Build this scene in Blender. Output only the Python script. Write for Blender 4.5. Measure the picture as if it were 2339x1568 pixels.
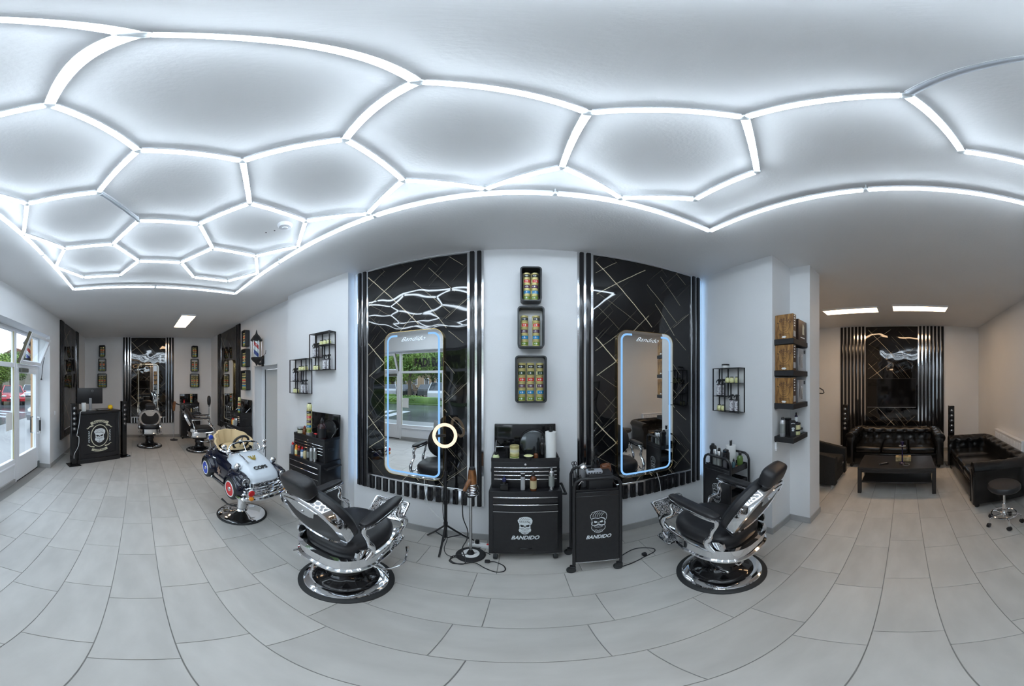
import bpy, bmesh, math, random
from mathutils import Vector, Matrix
from math import sin, cos, pi, radians, sqrt, atan2, hypot, exp
random.seed(7)
S = bpy.context.scene
for o in list(bpy.data.objects): bpy.data.objects.remove(o)
COL = S.collection

# ------------------------------------------------------------------ camera
HC = 1.67                      # lens height; the room: +Y is the mirror wall, -Y the shop window
PXR = 556.7                    # pixels per radian of the 2339 x 1568 panorama
cam = bpy.data.cameras.new('camera'); cam.type = 'PANO'; cam.panorama_type = 'EQUIRECTANGULAR'
cam.longitude_min = (0 - 1192.0) / PXR; cam.longitude_max = (2339 - 1192.0) / PXR
cam.latitude_max = 871.0 / PXR; cam.latitude_min = -(1568 - 871.0) / PXR
cam.clip_start = 0.01; cam.clip_end = 300
co = bpy.data.objects.new('camera', cam); COL.objects.link(co)
co.location = (0, 0, HC); co.rotation_euler = (pi / 2, 0, 0); S.camera = co

# ------------------------------------------------------------------ sky (overcast day) and exposure
w = bpy.data.worlds.new('sky'); S.world = w; w.use_nodes = True
wn = w.node_tree.nodes; wl = w.node_tree.links
bg = wn['Background']; bg.inputs['Strength'].default_value = 3.6
tc = wn.new('ShaderNodeTexCoord'); sx = wn.new('ShaderNodeSeparateXYZ'); rp = wn.new('ShaderNodeValToRGB')
wl.new(tc.outputs['Generated'], sx.inputs[0]); wl.new(sx.outputs['Z'], rp.inputs[0]); wl.new(rp.outputs[0], bg.inputs['Color'])
rp.color_ramp.elements[0].position = 0.0; rp.color_ramp.elements[0].color = (0.86, 0.92, 1.0, 1)
rp.color_ramp.elements[1].position = 0.7; rp.color_ramp.elements[1].color = (0.62, 0.76, 0.98, 1)
LED_POWER = 18.5
WARM_POWER = 16.0
STRIP_POWER = 3.6
S.view_settings.view_transform = 'Standard'; S.view_settings.look = 'None'
S.view_settings.gamma = 1; S.view_settings.use_curve_mapping = False; S.view_settings.exposure = 0.07

# ------------------------------------------------------------------ materials
MATS = {}
def mat(name, col=(0.5, 0.5, 0.5), rough=0.5, metal=0.0, emit=None, es=0.0, spec=None, coat=0.0, alpha=1.0):
    if name in MATS: return MATS[name]
    m = bpy.data.materials.new(name); m.use_nodes = True
    b = m.node_tree.nodes['Principled BSDF']
    b.inputs['Base Color'].default_value = (*col, 1); b.inputs['Roughness'].default_value = rough
    b.inputs['Metallic'].default_value = metal
    if spec is not None: b.inputs['Specular IOR Level'].default_value = spec
    if coat: b.inputs['Coat Weight'].default_value = coat; b.inputs['Coat Roughness'].default_value = 0.05
    if emit is not None:
        b.inputs['Emission Color'].default_value = (*emit, 1); b.inputs['Emission Strength'].default_value = es
    MATS[name] = m
    return m
def nd(m, t, **kw):
    n = m.node_tree.nodes.new(t)
    for k, v in kw.items():
        if hasattr(n, k): setattr(n, k, v)
    return n
def ln(m, a, b): m.node_tree.links.new(a, b)
def bsdf(m): return m.node_tree.nodes['Principled BSDF']
def noise_var(m, c0, c1, scale=4.0, detail=4, bump=0.0, bscale=None, rand=0.0, coord='Object', stretch=None):
    """colour variation between c0 and c1 and fine relief"""
    t = nd(m, 'ShaderNodeTexCoord'); n = nd(m, 'ShaderNodeTexNoise'); r = nd(m, 'ShaderNodeValToRGB')
    n.inputs['Scale'].default_value = scale; n.inputs['Detail'].default_value = detail
    src = t.outputs[coord]
    if rand or stretch:
        mp = nd(m, 'ShaderNodeMapping'); ln(m, src, mp.inputs['Vector']); src = mp.outputs[0]
        if stretch: mp.inputs['Scale'].default_value = stretch
        if rand:
            oi = nd(m, 'ShaderNodeObjectInfo'); mu = nd(m, 'ShaderNodeMath', operation='MULTIPLY')
            mu.inputs[1].default_value = 37.0; ln(m, oi.outputs['Random'], mu.inputs[0]); ln(m, mu.outputs[0], mp.inputs['Location'])
    ln(m, src, n.inputs['Vector']); ln(m, n.outputs['Fac'], r.inputs[0])
    r.color_ramp.elements[0].position = 0.35; r.color_ramp.elements[1].position = 0.68
    r.color_ramp.elements[0].color = (*c0, 1); r.color_ramp.elements[1].color = (*c1, 1)
    out = r.outputs[0]
    if rand:
        hs = nd(m, 'ShaderNodeHueSaturation'); mr = nd(m, 'ShaderNodeMapRange')
        mr.inputs['To Min'].default_value = 1 - rand; mr.inputs['To Max'].default_value = 1 + rand
        ln(m, oi.outputs['Random'], mr.inputs['Value']); ln(m, mr.outputs[0], hs.inputs['Value']); ln(m, out, hs.inputs['Color']); out = hs.outputs[0]
    ln(m, out, bsdf(m).inputs['Base Color'])
    if bump:
        n2 = nd(m, 'ShaderNodeTexNoise'); n2.inputs['Scale'].default_value = bscale or scale * 8; n2.inputs['Detail'].default_value = 5
        bp = nd(m, 'ShaderNodeBump'); bp.inputs['Strength'].default_value = bump; bp.inputs['Distance'].default_value = 0.01
        ln(m, t.outputs[coord], n2.inputs['Vector']); ln(m, n2.outputs['Fac'], bp.inputs['Height']); ln(m, bp.outputs[0], bsdf(m).inputs['Normal'])
    return m

m_wall = noise_var(mat('wall_paint', rough=0.62), (0.755, 0.765, 0.78), (0.785, 0.795, 0.805), 1.5, bump=0.06, bscale=90)
m_ceil = noise_var(mat('ceiling_paint', rough=0.7), (0.80, 0.80, 0.805), (0.83, 0.83, 0.835), 1.2, bump=0.12, bscale=70)
m_tile = noise_var(mat('floor_tile', rough=0.42), (0.475, 0.46, 0.43), (0.545, 0.528, 0.495), 3.0, bump=0.03, bscale=60, rand=0.05, stretch=(1, 2.5, 1))
m_grout = mat('grout', (0.29, 0.287, 0.275), 0.8)
m_base = noise_var(mat('baseboard_tile', rough=0.45), (0.34, 0.34, 0.335), (0.40, 0.40, 0.395), 5.0)
m_white = mat('white_frame', (0.82, 0.84, 0.87), 0.35)
m_door = mat('grey_door', (0.55, 0.57, 0.57), 0.45)
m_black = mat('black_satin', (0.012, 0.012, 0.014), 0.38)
m_blackg = mat('black_gloss', (0.008, 0.008, 0.009), 0.08)
m_blackm = mat('black_matte', (0.016, 0.016, 0.018), 0.55)
m_steel = noise_var(mat('black_powder_coat', rough=0.33), (0.010, 0.010, 0.012), (0.014, 0.014, 0.016), 30)
m_rubber = mat('rubber', (0.02, 0.022, 0.023), 0.6)
m_chrome = mat('chrome', (0.80, 0.81, 0.83), 0.06, 1.0)
m_chromeb = mat('chrome_brushed', (0.62, 0.63, 0.65), 0.22, 1.0)
m_strip = mat('polished_trim', (0.72, 0.73, 0.75), 0.12, 1.0)
m_silver = mat('silver_plastic', (0.45, 0.46, 0.48), 0.3, 0.6)
m_leather = noise_var(mat('black_leather', rough=0.42), (0.014, 0.014, 0.016), (0.022, 0.022, 0.025), 12, bump=0.05, bscale=220)
m_sofa = noise_var(mat('sofa_leather', rough=0.2), (0.006, 0.006, 0.006), (0.011, 0.010, 0.010), 9, bump=0.08, bscale=120)
m_mirror = mat('mirror_glass', (0.86, 0.88, 0.88), 0.0, 1.0)
m_gold = mat('gold_edge', (0.55, 0.40, 0.17), 0.22, 1.0)
m_led = mat('led_tube', (0.9, 0.9, 0.9), 0.4, emit=(0.77, 0.89, 1.0), es=LED_POWER)
m_leddead = mat('led_tube_off', (0.62, 0.66, 0.72), 0.3)
m_clip = mat('clear_connector', (0.74, 0.78, 0.80), 0.12, spec=0.7)
m_warm = mat('warm_panel', (0.9, 0.85, 0.7), 0.4, emit=(1.0, 0.67, 0.40), es=WARM_POWER)
m_strip_led = mat('blue_strip_led', (0.0, 0.0, 0.0), 0.4, emit=(0.30, 0.58, 1.0), es=STRIP_POWER)
m_mled = mat('mirror_led', (0.0, 0.0, 0.0), 0.5, emit=(0.27, 0.57, 1.0), es=.92)
m_script = mat('mirror_script', (0.7, 0.85, 1.0), 0.4, emit=(0.75, 0.9, 1.0), es=1.3)
m_ring = mat('ring_light_tube', (0, 0, 0), 0.4, emit=(1.0, 0.80, 0.58), es=1.25)
m_print = mat('white_print', (0.75, 0.80, 0.82), 0.5)
m_cream = mat('cream_print', (0.62, 0.60, 0.46), 0.5)
m_paper = mat('paper', (0.82, 0.83, 0.82), 0.8)
m_yellow = noise_var(mat('jar_yellow', rough=0.4), (0.74, 0.73, 0.30), (0.86, 0.85, 0.56), 50)
m_tin = mat('gold_tin', (0.58, 0.51, 0.22), 0.32, 0.4)
m_tincream = mat('tin_cream', (0.74, 0.70, 0.40), 0.4)
m_red = mat('red_plastic', (0.62, 0.02, 0.025), 0.3)
m_blue = mat('blue_plastic', (0.015, 0.06, 0.45), 0.2)
m_orange = mat('orange_plastic', (0.80, 0.28, 0.02), 0.35)
m_amber = mat('amber', (0.13, 0.04, 0.012), 0.12)
m_beige = mat('beige_label', (0.50, 0.42, 0.24), 0.45)
m_greeng = mat('green_glass', (0.09, 0.16, 0.04), 0.12)
m_teal = mat('teal_glass', (0.05, 0.10, 0.12), 0.12)
m_purple = mat('purple', (0.015, 0.010, 0.05), 0.25)
m_wood = None
def glass(name, tint=(1, 1, 1), refl=0.06):
    m = bpy.data.materials.new(name); m.use_nodes = True; nt = m.node_tree; nt.nodes.clear()
    o = nt.nodes.new('ShaderNodeOutputMaterial'); mx = nt.nodes.new('ShaderNodeMixShader')
    t = nt.nodes.new('ShaderNodeBsdfTransparent'); g = nt.nodes.new('ShaderNodeBsdfGlossy'); lw = nt.nodes.new('ShaderNodeLayerWeight'); lw.inputs['Blend'].default_value = .5
    pw_ = nt.nodes.new('ShaderNodeMath'); pw_.operation = 'POWER'; pw_.inputs[1].default_value = 5.0; f = nt.nodes.new('ShaderNodeMath'); f.operation = 'MULTIPLY_ADD'; f.inputs[1].default_value = .6; f.inputs[2].default_value = .035
    nt.links.new(lw.outputs['Facing'], pw_.inputs[0]); nt.links.new(pw_.outputs[0], f.inputs[0])
    t.inputs['Color'].default_value = (*tint, 1); g.inputs['Roughness'].default_value = 0.0
    nt.links.new(f.outputs[0], mx.inputs[0]); nt.links.new(t.outputs[0], mx.inputs[1]); nt.links.new(g.outputs[0], mx.inputs[2]); nt.links.new(mx.outputs[0], o.inputs['Surface'])
    return m
m_glass = glass('window_glass', (0.96, 0.98, 0.97))
m_cglass = glass('clear_plastic', (0.85, 0.88, 0.88))

# ------------------------------------------------------------------ mesh helpers
class G:
    """collects faces of one mesh"""
    def __init__(s): s.v = []; s.f = []; s.m = []
    def add(s, V, F, mi=0, M=None):
        n = len(s.v)
        s.v += [tuple(M @ Vector(p)) for p in V] if M is not None else [tuple(p) for p in V]
        s.f += [tuple(i + n for i in f) for f in F]; s.m += [mi] * len(F)
        return s
    def box(s, x0, x1, y0, y1, z0, z1, mi=0, M=None):
        V = [(x0, y0, z0), (x1, y0, z0), (x1, y1, z0), (x0, y1, z0), (x0, y0, z1), (x1, y0, z1), (x1, y1, z1), (x0, y1, z1)]
        return s.add(V, [(0, 3, 2, 1), (4, 5, 6, 7), (0, 1, 5, 4), (1, 2, 6, 5), (2, 3, 7, 6), (3, 0, 4, 7)], mi, M)
    def rbox(s, x0, x1, y0, y1, z0, z1, r=0.01, seg=2, mi=0, M=None):
        bm = bmesh.new(); bmesh.ops.create_cube(bm, size=1.0)
        for v in bm.verts: v.co = Vector(((x0 + x1) / 2 + v.co.x * (x1 - x0), (y0 + y1) / 2 + v.co.y * (y1 - y0), (z0 + z1) / 2 + v.co.z * (z1 - z0)))
        r = min(r, 0.49 * min(x1 - x0, y1 - y0, z1 - z0))
        bmesh.ops.bevel(bm, geom=list(bm.edges), offset=r, segments=seg, profile=0.5, affect='EDGES')
        bm.verts.index_update(); V = [tuple(v.co) for v in bm.verts]; F = [tuple(v.index for v in f.verts) for f in bm.faces]; bm.free()
        return s.add(V, F, mi, M)
    def lathe(s, prof, n=20, mi=0, M=None, cap=True):
        V = []; F = []
        for r, z in prof:
            for k in range(n): a = 2 * pi * k / n; V.append((r * cos(a), r * sin(a), z))
        for i in range(len(prof) - 1):
            for k in range(n):
                k2 = (k + 1) % n; F.append((i * n + k, i * n + k2, (i + 1) * n + k2, (i + 1) * n + k))
        if cap:
            if prof[0][0] > 1e-5: F.append(tuple(range(n - 1, -1, -1)))
            if prof[-1][0] > 1e-5: F.append(tuple((len(prof) - 1) * n + k for k in range(n)))
        return s.add(V, F, mi, M)
    def cyl(s, p0, p1, r0, r1=None, n=12, mi=0):
        r1 = r0 if r1 is None else r1
        p0 = Vector(p0); p1 = Vector(p1); d = p1 - p0
        q = Vector((0, 0, 1)).rotation_difference(d.normalized()).to_matrix().to_4x4()
        return s.lathe([(r0, 0), (r1, d.length)], n, mi, Matrix.Translation(p0) @ q)
    def tube(s, pts, r, n=8, mi=0, closed=False, cap=True, sub=0):
        """round tube through points; r a number or a list; sub > 0 rounds the course"""
        P = [Vector(p) for p in pts]; N = len(P)
        R = [r] * N if not hasattr(r, '__len__') else list(r)
        if sub and not closed and N > 2:
            Q = []; RR = []
            for i in range(N - 1):
                a, b, c, d = P[max(i - 1, 0)], P[i], P[i + 1], P[min(i + 2, N - 1)]
                for k in range(sub):
                    u = k / sub
                    Q.append(.5 * ((2 * b) + (c - a) * u + (2 * a - 5 * b + 4 * c - d) * u * u + (3 * b - a - 3 * c + d) * u ** 3)); RR.append(R[i] + (R[i + 1] - R[i]) * (3 * u * u - 2 * u ** 3))
            P = Q + [P[-1]]; R = RR + [R[-1]]; N = len(P)
        V = []; F = []; up = None
        for i in range(N):
            if closed: t = (P[(i + 1) % N] - P[i - 1]).normalized()
            else: t = (P[min(i + 1, N - 1)] - P[max(i - 1, 0)]).normalized()
            if up is None:
                up = Vector((0, 0, 1)) if abs(t.z) < 0.9 else Vector((0, 1, 0))
            b = t.cross(up)
            if b.length < 1e-6: b = t.cross(Vector((1, 0, 0)))
            b.normalize(); up = b.cross(t).normalized()
            for k in range(n):
                a = 2 * pi * k / n; V.append(P[i] + R[i] * (cos(a) * b + sin(a) * up))
        M = N if closed else N - 1
        for i in range(M):
            j = (i + 1) % N
            for k in range(n):
                k2 = (k + 1) % n; F.append((i * n + k, i * n + k2, j * n + k2, j * n + k))
        if cap and not closed:
            F.append(tuple(range(n - 1, -1, -1))); F.append(tuple((N - 1) * n + k for k in range(n)))
        return s.add(V, F, mi)
    def ell(s, c, r, nu=16, nv=10, mi=0, e=1.0, M=None):
        """ellipsoid; e < 1 makes it squarer"""
        V = []; F = []
        sg = lambda a: (abs(a) ** e) * (1 if a >= 0 else -1)
        for j in range(nv + 1):
            ph = -pi / 2 + pi * j / nv
            for k in range(nu):
                th = 2 * pi * k / nu
                V.append((c[0] + r[0] * sg(cos(ph)) * sg(cos(th)), c[1] + r[1] * sg(cos(ph)) * sg(sin(th)), c[2] + r[2] * sg(sin(ph))))
        for j in range(nv):
            for k in range(nu):
                k2 = (k + 1) % nu; F.append((j * nu + k, j * nu + k2, (j + 1) * nu + k2, (j + 1) * nu + k))
        return s.add(V, F, mi, M)
    def prism(s, poly, z0, z1, mi=0, M=None):
        n = len(poly); V = [(x, y, z0) for x, y in poly] + [(x, y, z1) for x, y in poly]
        a = sum(poly[i][0] * poly[(i + 1) % n][1] - poly[(i + 1) % n][0] * poly[i][1] for i in range(n))
        F = [tuple(range(n - 1, -1, -1)), tuple(range(n, 2 * n))] + [(i, (i + 1) % n, n + (i + 1) % n, n + i) for i in range(n)]
        if a < 0: F = [tuple(reversed(f)) for f in F]
        return s.add(V, F, mi, M)
    def ribbon(s, pts, wd, z=0.0, mi=0, M=None, closed=False):
        """flat stroke in the local xy plane"""
        P = [Vector((p[0], p[1])) for p in pts]; N = len(P); V = []; F = []
        for i in range(N):
            t = (P[(i + 1) % N] - P[i - 1]) if closed else (P[min(i + 1, N - 1)] - P[max(i - 1, 0)])
            t.normalize(); b = Vector((-t.y, t.x)); ww = wd[i] if hasattr(wd, '__len__') else wd
            V += [(*(P[i] + b * ww / 2), z), (*(P[i] - b * ww / 2), z)]
        for i in range(N if closed else N - 1):
            j = (i + 1) % N; F.append((2 * i, 2 * i + 1, 2 * j + 1, 2 * j))
        return s.add(V, F, mi, M)
    def flat(s, poly, z=0.0, mi=0, M=None):
        n = len(poly); a = sum(poly[i][0] * poly[(i + 1) % n][1] - poly[(i + 1) % n][0] * poly[i][1] for i in range(n))
        if a < 0: poly = list(reversed(poly))
        return s.add([(x, y, z) for x, y in poly], [tuple(range(n))], mi, M)

def obj(name, g, mats, parent=None, loc=(0, 0, 0), rot=(0, 0, 0), smooth=38):
    me = bpy.data.meshes.new(name)
    if isinstance(g, G):
        me.from_pydata(g.v, [], g.f)
        if not isinstance(mats, (list, tuple)): mats = [mats]
        for m in mats: me.materials.append(m)
        if len(mats) > 1: me.polygons.foreach_set('material_index', g.m)
        me.update()
        if smooth:
            me.polygons.foreach_set('use_smooth', [True] * len(me.polygons))
            try: me.set_sharp_from_angle(angle=radians(smooth))
            except Exception: pass
    else: me = g
    o = bpy.data.objects.new(name, me); COL.objects.link(o)
    o.location = loc; o.rotation_euler = rot
    if parent is not None: o.parent = parent
    return o
def tag(o, label, cat, group=None):
    o['label'] = label; o['category'] = cat
    if group: o['group'] = group
    return o
def thing(name, label, cat, loc=(0, 0, 0), rz=0.0, group=None):
    o = bpy.data.objects.new(name, None); COL.objects.link(o); o.empty_display_size = 0.05
    o.location = loc; o.rotation_euler = (0, 0, rz)
    return tag(o, label, cat, group)
def struct(name, g, m, parent=None, smooth=0, **k):
    o = obj(name, g, m, parent, smooth=smooth, **k)
    if parent is None: o['kind'] = 'structure'
    return o
KIDS = {}
def dup(root, loc, rz=None, label=None, group=None, parent=None):
    r = root.copy(); COL.objects.link(r); r.location = loc
    if rz is not None: r.rotation_euler = (0, 0, rz)
    if label: r['label'] = label
    if group: r['group'] = group
    for ch in [o for o in root.children]:
        c = ch.copy(); COL.objects.link(c); c.parent = r
        for gch in [o for o in ch.children]:
            d = gch.copy(); COL.objects.link(d); d.parent = c
    return r
def item(name, label, cat, loc, parts, group=None, rz=0.0, n=16):
    """parts: (part name, lathe profile or G, material)"""
    t = thing(name, label, cat, loc, rz, group)
    for pn, sh, m in parts:
        g = sh if isinstance(sh, G) else G().lathe(sh, n)
        obj(pn, g, m, t)
    return t
def rrect(w, h, r, n=5, cx=0, cy=0):
    P = []
    for qx, qy, a0 in ((1, 1, 0), (-1, 1, 90), (-1, -1, 180), (1, -1, 270)):
        for k in range(n + 1):
            a = radians(a0 + 90 * k / n); P.append((cx + qx * (w / 2 - r) + r * cos(a), cy + qy * (h / 2 - r) + r * sin(a)))
    return P
def ring_plate(outer, inner, z0, z1):
    """frame between two matching outlines (local xy), thickness z0..z1"""
    n = len(outer); V = [(x, y, z) for z in (z0, z1) for (x, y) in outer + inner]
    F = []
    for i in range(n):
        j = (i + 1) % n
        F += [(2 * n + i, 2 * n + j, 3 * n + j, 3 * n + i), (i, n + i, n + j, j), (i, j, 2 * n + j, 2 * n + i), (n + j, n + i, 3 * n + i, 3 * n + j)]
    return V, F
TXT = {}
def text_mesh(txt, size, mats, shear=0.0, offset=0.0, sx=1.0, extrude=0.0, spacing=1.0):
    cu = bpy.data.curves.new('lettering', 'FONT'); cu.body = txt; cu.size = size; cu.shear = shear; cu.offset = offset
    cu.align_x = 'CENTER'; cu.align_y = 'CENTER'; cu.extrude = extrude; cu.space_character = spacing; cu.resolution_u = 3
    to = bpy.data.objects.new('lettering', cu); COL.objects.link(to)
    dg = bpy.context.evaluated_depsgraph_get(); me = bpy.data.meshes.new_from_object(to.evaluated_get(dg))
    bpy.data.objects.remove(to); bpy.data.curves.remove(cu)
    if sx != 1.0:
        for v in me.vertices: v.co.x *= sx
    me.materials.clear(); me.materials.append(mats)
    return me
XZ = (pi / 2, 0, 0)            # local xy plane stood up, facing -Y
# ================================================================== THE ROOM
CEIL = 2.975; YM = 2.165; YW = -1.60; XL = -7.10; XR = 5.60; YR = -1.75
fl = struct('floor', G().box(XL - .25, XR + .25, -2.0, 2.45, -0.12, -0.006), m_grout)
# porcelain tiles, laid in running rows; joints 4 mm
TW, TL = 0.3005, 0.5875
tg = G().rbox(-TL / 2 + .002, TL / 2 - .002, -TW / 2 + .002, TW / 2 - .002, -0.010, 0.0, 0.0012, 1)
tile_me = None; far_tiles = []
for r in range(-8, 6):
    yc = 0.735 + TW * r + TW / 2
    if yc + TW / 2 < -1.80: continue
    off = -0.172 if r % 2 else -0.301
    k0 = int((XL - off) // TL)
    for k in range(k0, k0 + 24):
        xc = off + TL * k + TL / 2
        if xc - TL / 2 > XR or xc + TL / 2 < XL: continue
        if yc - TW / 2 > YM - .02: continue
        if yc + TW / 2 < YW and not (-4.3 < xc < -.6): continue
        if 1.97 < xc - TL / 2 and xc + TL / 2 < 2.63 and yc > 1.25: continue
        if (xc > 4.0 and yc > 1.2) or xc > 4.75 or xc < -6.9: far_tiles.append((xc, yc)); continue
        if tile_me is None:
            o = obj('tile', tg, m_tile, fl, (xc, yc, 0), smooth=0); tile_me = o.data
        else: o = obj('tile', tile_me, None, fl, (xc, yc, 0))
fg = G()
for (x, y) in far_tiles: fg.box(x - TL / 2 + .002, x + TL / 2 - .002, y - TW / 2 + .002, y + TW / 2 - .002, -.010, 0)
o = obj('tile', fg, m_tile, fl, smooth=0); o['kind'] = 'stuff'
struct('ceiling', G().box(XL - .25, XR + .25, -2.1, 2.45, CEIL, CEIL + .15), m_ceil)
DX0, DX1, DZ = -4.217, -3.40, 1.95
g = G().box(XL - .2, DX0, YM, YM + .25, 0, CEIL).box(DX1, XR + .2, YM, YM + .25, 0, CEIL).box(DX0, DX1, YM, YM + .25, DZ, CEIL)
struct('wall_main', g, m_wall)
struct('wall_pier', G().box(-2.94, -1.78, 2.06, YM + .01, 0, CEIL), m_wall)
struct('wall_partition', G().box(1.97, 2.345, 1.19, YM + .01, 0, CEIL).box(2.34, 2.63, 0.96, YM + .01, 0, CEIL), m_wall)
struct('wall_left', G().box(XL - .2, XL, -2.0, YM + .2, 0, CEIL), m_wall)
struct('wall_right', G().box(XR, XR + .2, -2.0, YM + .2, 0, CEIL), m_wall)
WX0, WX1, WZ = -4.18, -0.85, 2.50
g = G().box(XL - .2, WX0, -1.95, YW, 0, CEIL).box(WX1, 1.0, -1.95, YW, 0, CEIL).box(WX0, WX1, -1.95, YW, WZ, CEIL)
struct('wall_front', g, m_wall)
struct('wall_lounge', G().box(1.0, XR + .2, -1.99, YR, 0, CEIL), m_wall)
struct('wall_outside', G().box(-7.6, -4.24, -2.02, -1.951, -.1, 4.5), mat('peach_render', (0.50, 0.31, 0.16), 0.8))
def basebd(name, x0, x1, y0, y1):
    struct(name, G().rbox(min(x0, x1), max(x0, x1), min(y0, y1), max(y0, y1), 0.0, 0.082, 0.002, 1), m_base)
t = .012
basebd('baseboard_main', -1.78, 1.97, YM - t, YM); basebd('baseboard_pier', -2.94, -1.78 + t, 2.06 - t, 2.06)
basebd('baseboard_pier_side', -1.78, -1.78 + t, 2.06, YM - t)
basebd('baseboard_main_far', XL, DX0 - .01, YM - t, YM); basebd('baseboard_main_door', DX1 + .01, -2.94, YM - t, YM)
basebd('baseboard_left', XL, XL + t, YW, YM - t)
basebd('baseboard_front', XL + t, WX0, YW, YW + t); basebd('baseboard_reveal', WX0, WX0 + t, -1.83, YW + t)
basebd('baseboard_partition', 1.97 - t, 1.97, 1.19 - t, YM - t); basebd('baseboard_partition_front', 1.97, 2.34 - t, 1.19 - t, 1.19)
basebd('baseboard_partition_side', 2.34 - t, 2.34, 0.96, 1.19); basebd('baseboard_partition_end', 2.34 - t, 2.63 + t, 0.96 - t, 0.96)
basebd('baseboard_right', XR - t, XR, YR, YM); basebd('baseboard_lounge', 1.0, XR - t, YR, YR + t)
# recessed grey door in the mirror wall
d2 = struct('door_2', G().rbox(DX0 + .09, DX1 - .02, YM + .20, YM + .24, 0.005, DZ - .06, .004, 1), m_door)
struct('door_frame', G().box(DX0, DX0 + .08, YM + .16, YM + .245, 0, DZ).box(DX0 + .08, DX1, YM + .16, YM + .245, DZ - .055, DZ), m_white, d2)
struct('door_gap', G().box(DX0 + .081, DX0 + .089, YM + .19, YM + .2, 0, DZ - .055), m_black, d2)
struct('trim_1', G().box(DX0 - .015, DX0 + .02, YM - .012, YM + .0, 0.0, DZ + .02).box(DX0 - .015, DX1 + .01, YM - .012, YM, DZ, DZ + .03), m_wall)

# ------------------------------------------------------------------ shop window and door (front wall)
FY0, FY1 = -1.89, -1.825
MX = -3.30                     # mullion between door and shop window
def bars(lst, y0=FY0, y1=FY1):
    g = G()
    for (x0, x1, z0, z1) in lst: g.rbox(x0, x1, y0, y1, z0, z1, .006, 1)
    return g
w1 = struct('window_1', bars([(MX - .03, MX + .045, 0.0, WZ), (WX1 - .06, WX1, 0, WZ), (MX + .045, WX1 - .06, WZ - .06, WZ), (MX + .045, WX1 - .06, 1.885, 1.95),
    (MX + .045, WX1 - .06, 0.34, 0.43), (-2.06, -2.0, .43, 1.885)]), m_white)
struct('window_panel', G().box(MX + .045, WX1 - .02, -1.86, -1.835, 0.08, 0.35), m_white, w1)
struct('window_plinth', G().box(MX + .03, WX1 - .02, -1.87, -1.815, 0.0, 0.08), m_base, w1)
struct('window_sill', G().rbox(MX + .045, WX1 - .02, -1.84, -1.80, 0.33, 0.36, .006, 1), m_white, w1)
for (x0, x1, z0, z1) in [(MX + .045, -2.06, .43, 1.885), (-2.0, WX1 - .06, .43, 1.885), (MX + .045, WX1 - .06, 1.95, WZ - .06)]:
    struct('pane', G().box(x0, x1, -1.86, -1.854, z0, z1), m_glass, w1)
gl = G().box(MX + .046, MX + .058, -1.85, -1.83, .43, 1.885).box(MX + .046, MX + .058, -1.85, -1.83, 1.95, WZ - .06)
struct('glazing_bead', gl, mat('bead', (0.42, 0.38, 0.22), .5), w1)
# lettering on the outside of the shop window
tm = text_mesh('FADI BARBER', .31, m_black, offset=.014, sx=.70); mnx = min(v.co.x for v in tm.vertices)
obj('lettering', tm, None, w1, (-2.87 - mnx, -1.863, 2.165), XZ)
obj('notice_sheet', G().box(-3.23, -3.05, -1.853, -1.850, 0.92, 1.19), m_paper, w1)
# glazed door
dx0, dx1 = WX0 + .03, MX - .03
d1 = struct('door_1', bars([(dx0, dx0 + .085, 0.02, 1.885), (dx1 - .085, dx1, 0.02, 1.885), (dx0 + .085, dx1 - .085, 1.80, 1.885), (dx0 + .085, dx1 - .085, 0.02, 0.43)]), m_white)
struct('door_frame', bars([(WX0, WX0 + .03, 0, WZ), (WX0 + .03, dx1, 1.885, 1.95), (WX0 + .03, dx1, WZ - .05, WZ)]), m_white, d1)
struct('pane', G().box(dx0 + .085, dx1 - .085, -1.86, -1.854, .43, 1.80), m_glass, d1)
struct('door_seal', G().box(dx0, dx1, -1.86, -1.83, 0.0, 0.02), m_black, d1)
struct('door_closer', G().rbox(dx1 - .32, dx1 - .06, FY1, FY1 + .055, 1.81, 1.88, .008, 1), mat('closer', (.14, .15, .13), .4, .3), d1)
hg = G().tube([(dx0 + .05, FY1, 1.00), (dx0 + .05, FY1 + .06, 1.0), (dx0 + .05, FY1 + .06, .70), (dx0 + .05, FY1, .70)], .013, 8)
struct('door_handle', hg, m_chrome, d1)
struct('handle_grip', G().cyl((dx0 + .05, FY1 + .06, .95), (dx0 + .05, FY1 + .06, .75), .018), m_black, d1)
hg = G().tube([(dx0 + .05, FY0, 1.00), (dx0 + .05, FY0 - .06, 1.0), (dx0 + .05, FY0 - .06, .70), (dx0 + .05, FY0, .70)], .014, 8)
struct('door_handle', hg, m_black, d1)
struct('door_hinge', G().rbox(dx0 - .005, dx0 + .03, FY1, FY1 + .03, .02, .14, .004, 1), mat('hinge', (.2, .22, .22), .4, .6), d1)
# hopper window above the door, hinged at the bottom and tipped into the room
w2 = struct('window_2', G().rbox(dx0 + .0, dx0 + .055, -.03, .03, 0, .52, .006, 1).rbox(dx1 - .055, dx1, -.03, .03, 0, .52, .006, 1)
    .rbox(dx0 + .055, dx1 - .055, -.03, .03, 0, .055, .006, 1).rbox(dx0 + .055, dx1 - .055, -.03, .03, .465, .52, .006, 1), m_white)
w2.location = (0, FY1 + .03, 1.955); w2.rotation_euler = (-radians(24), 0, 0)
struct('pane', G().box(dx0 + .055, dx1 - .055, -.004, .002, .055, .465), m_glass, w2)
struct('edge_seal', G().box(dx1 - .001, dx1 + .004, -.03, .02, 0, .52), mat('seal_brown', (.10, .085, .05), .6), w2)
struct('window_stay', G().tube([(dx0 + .25, .03, .50), (dx0 + .25, .05, .52), (dx0 + .22, .03, .54)], .012, 6), m_white, w2)
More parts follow.
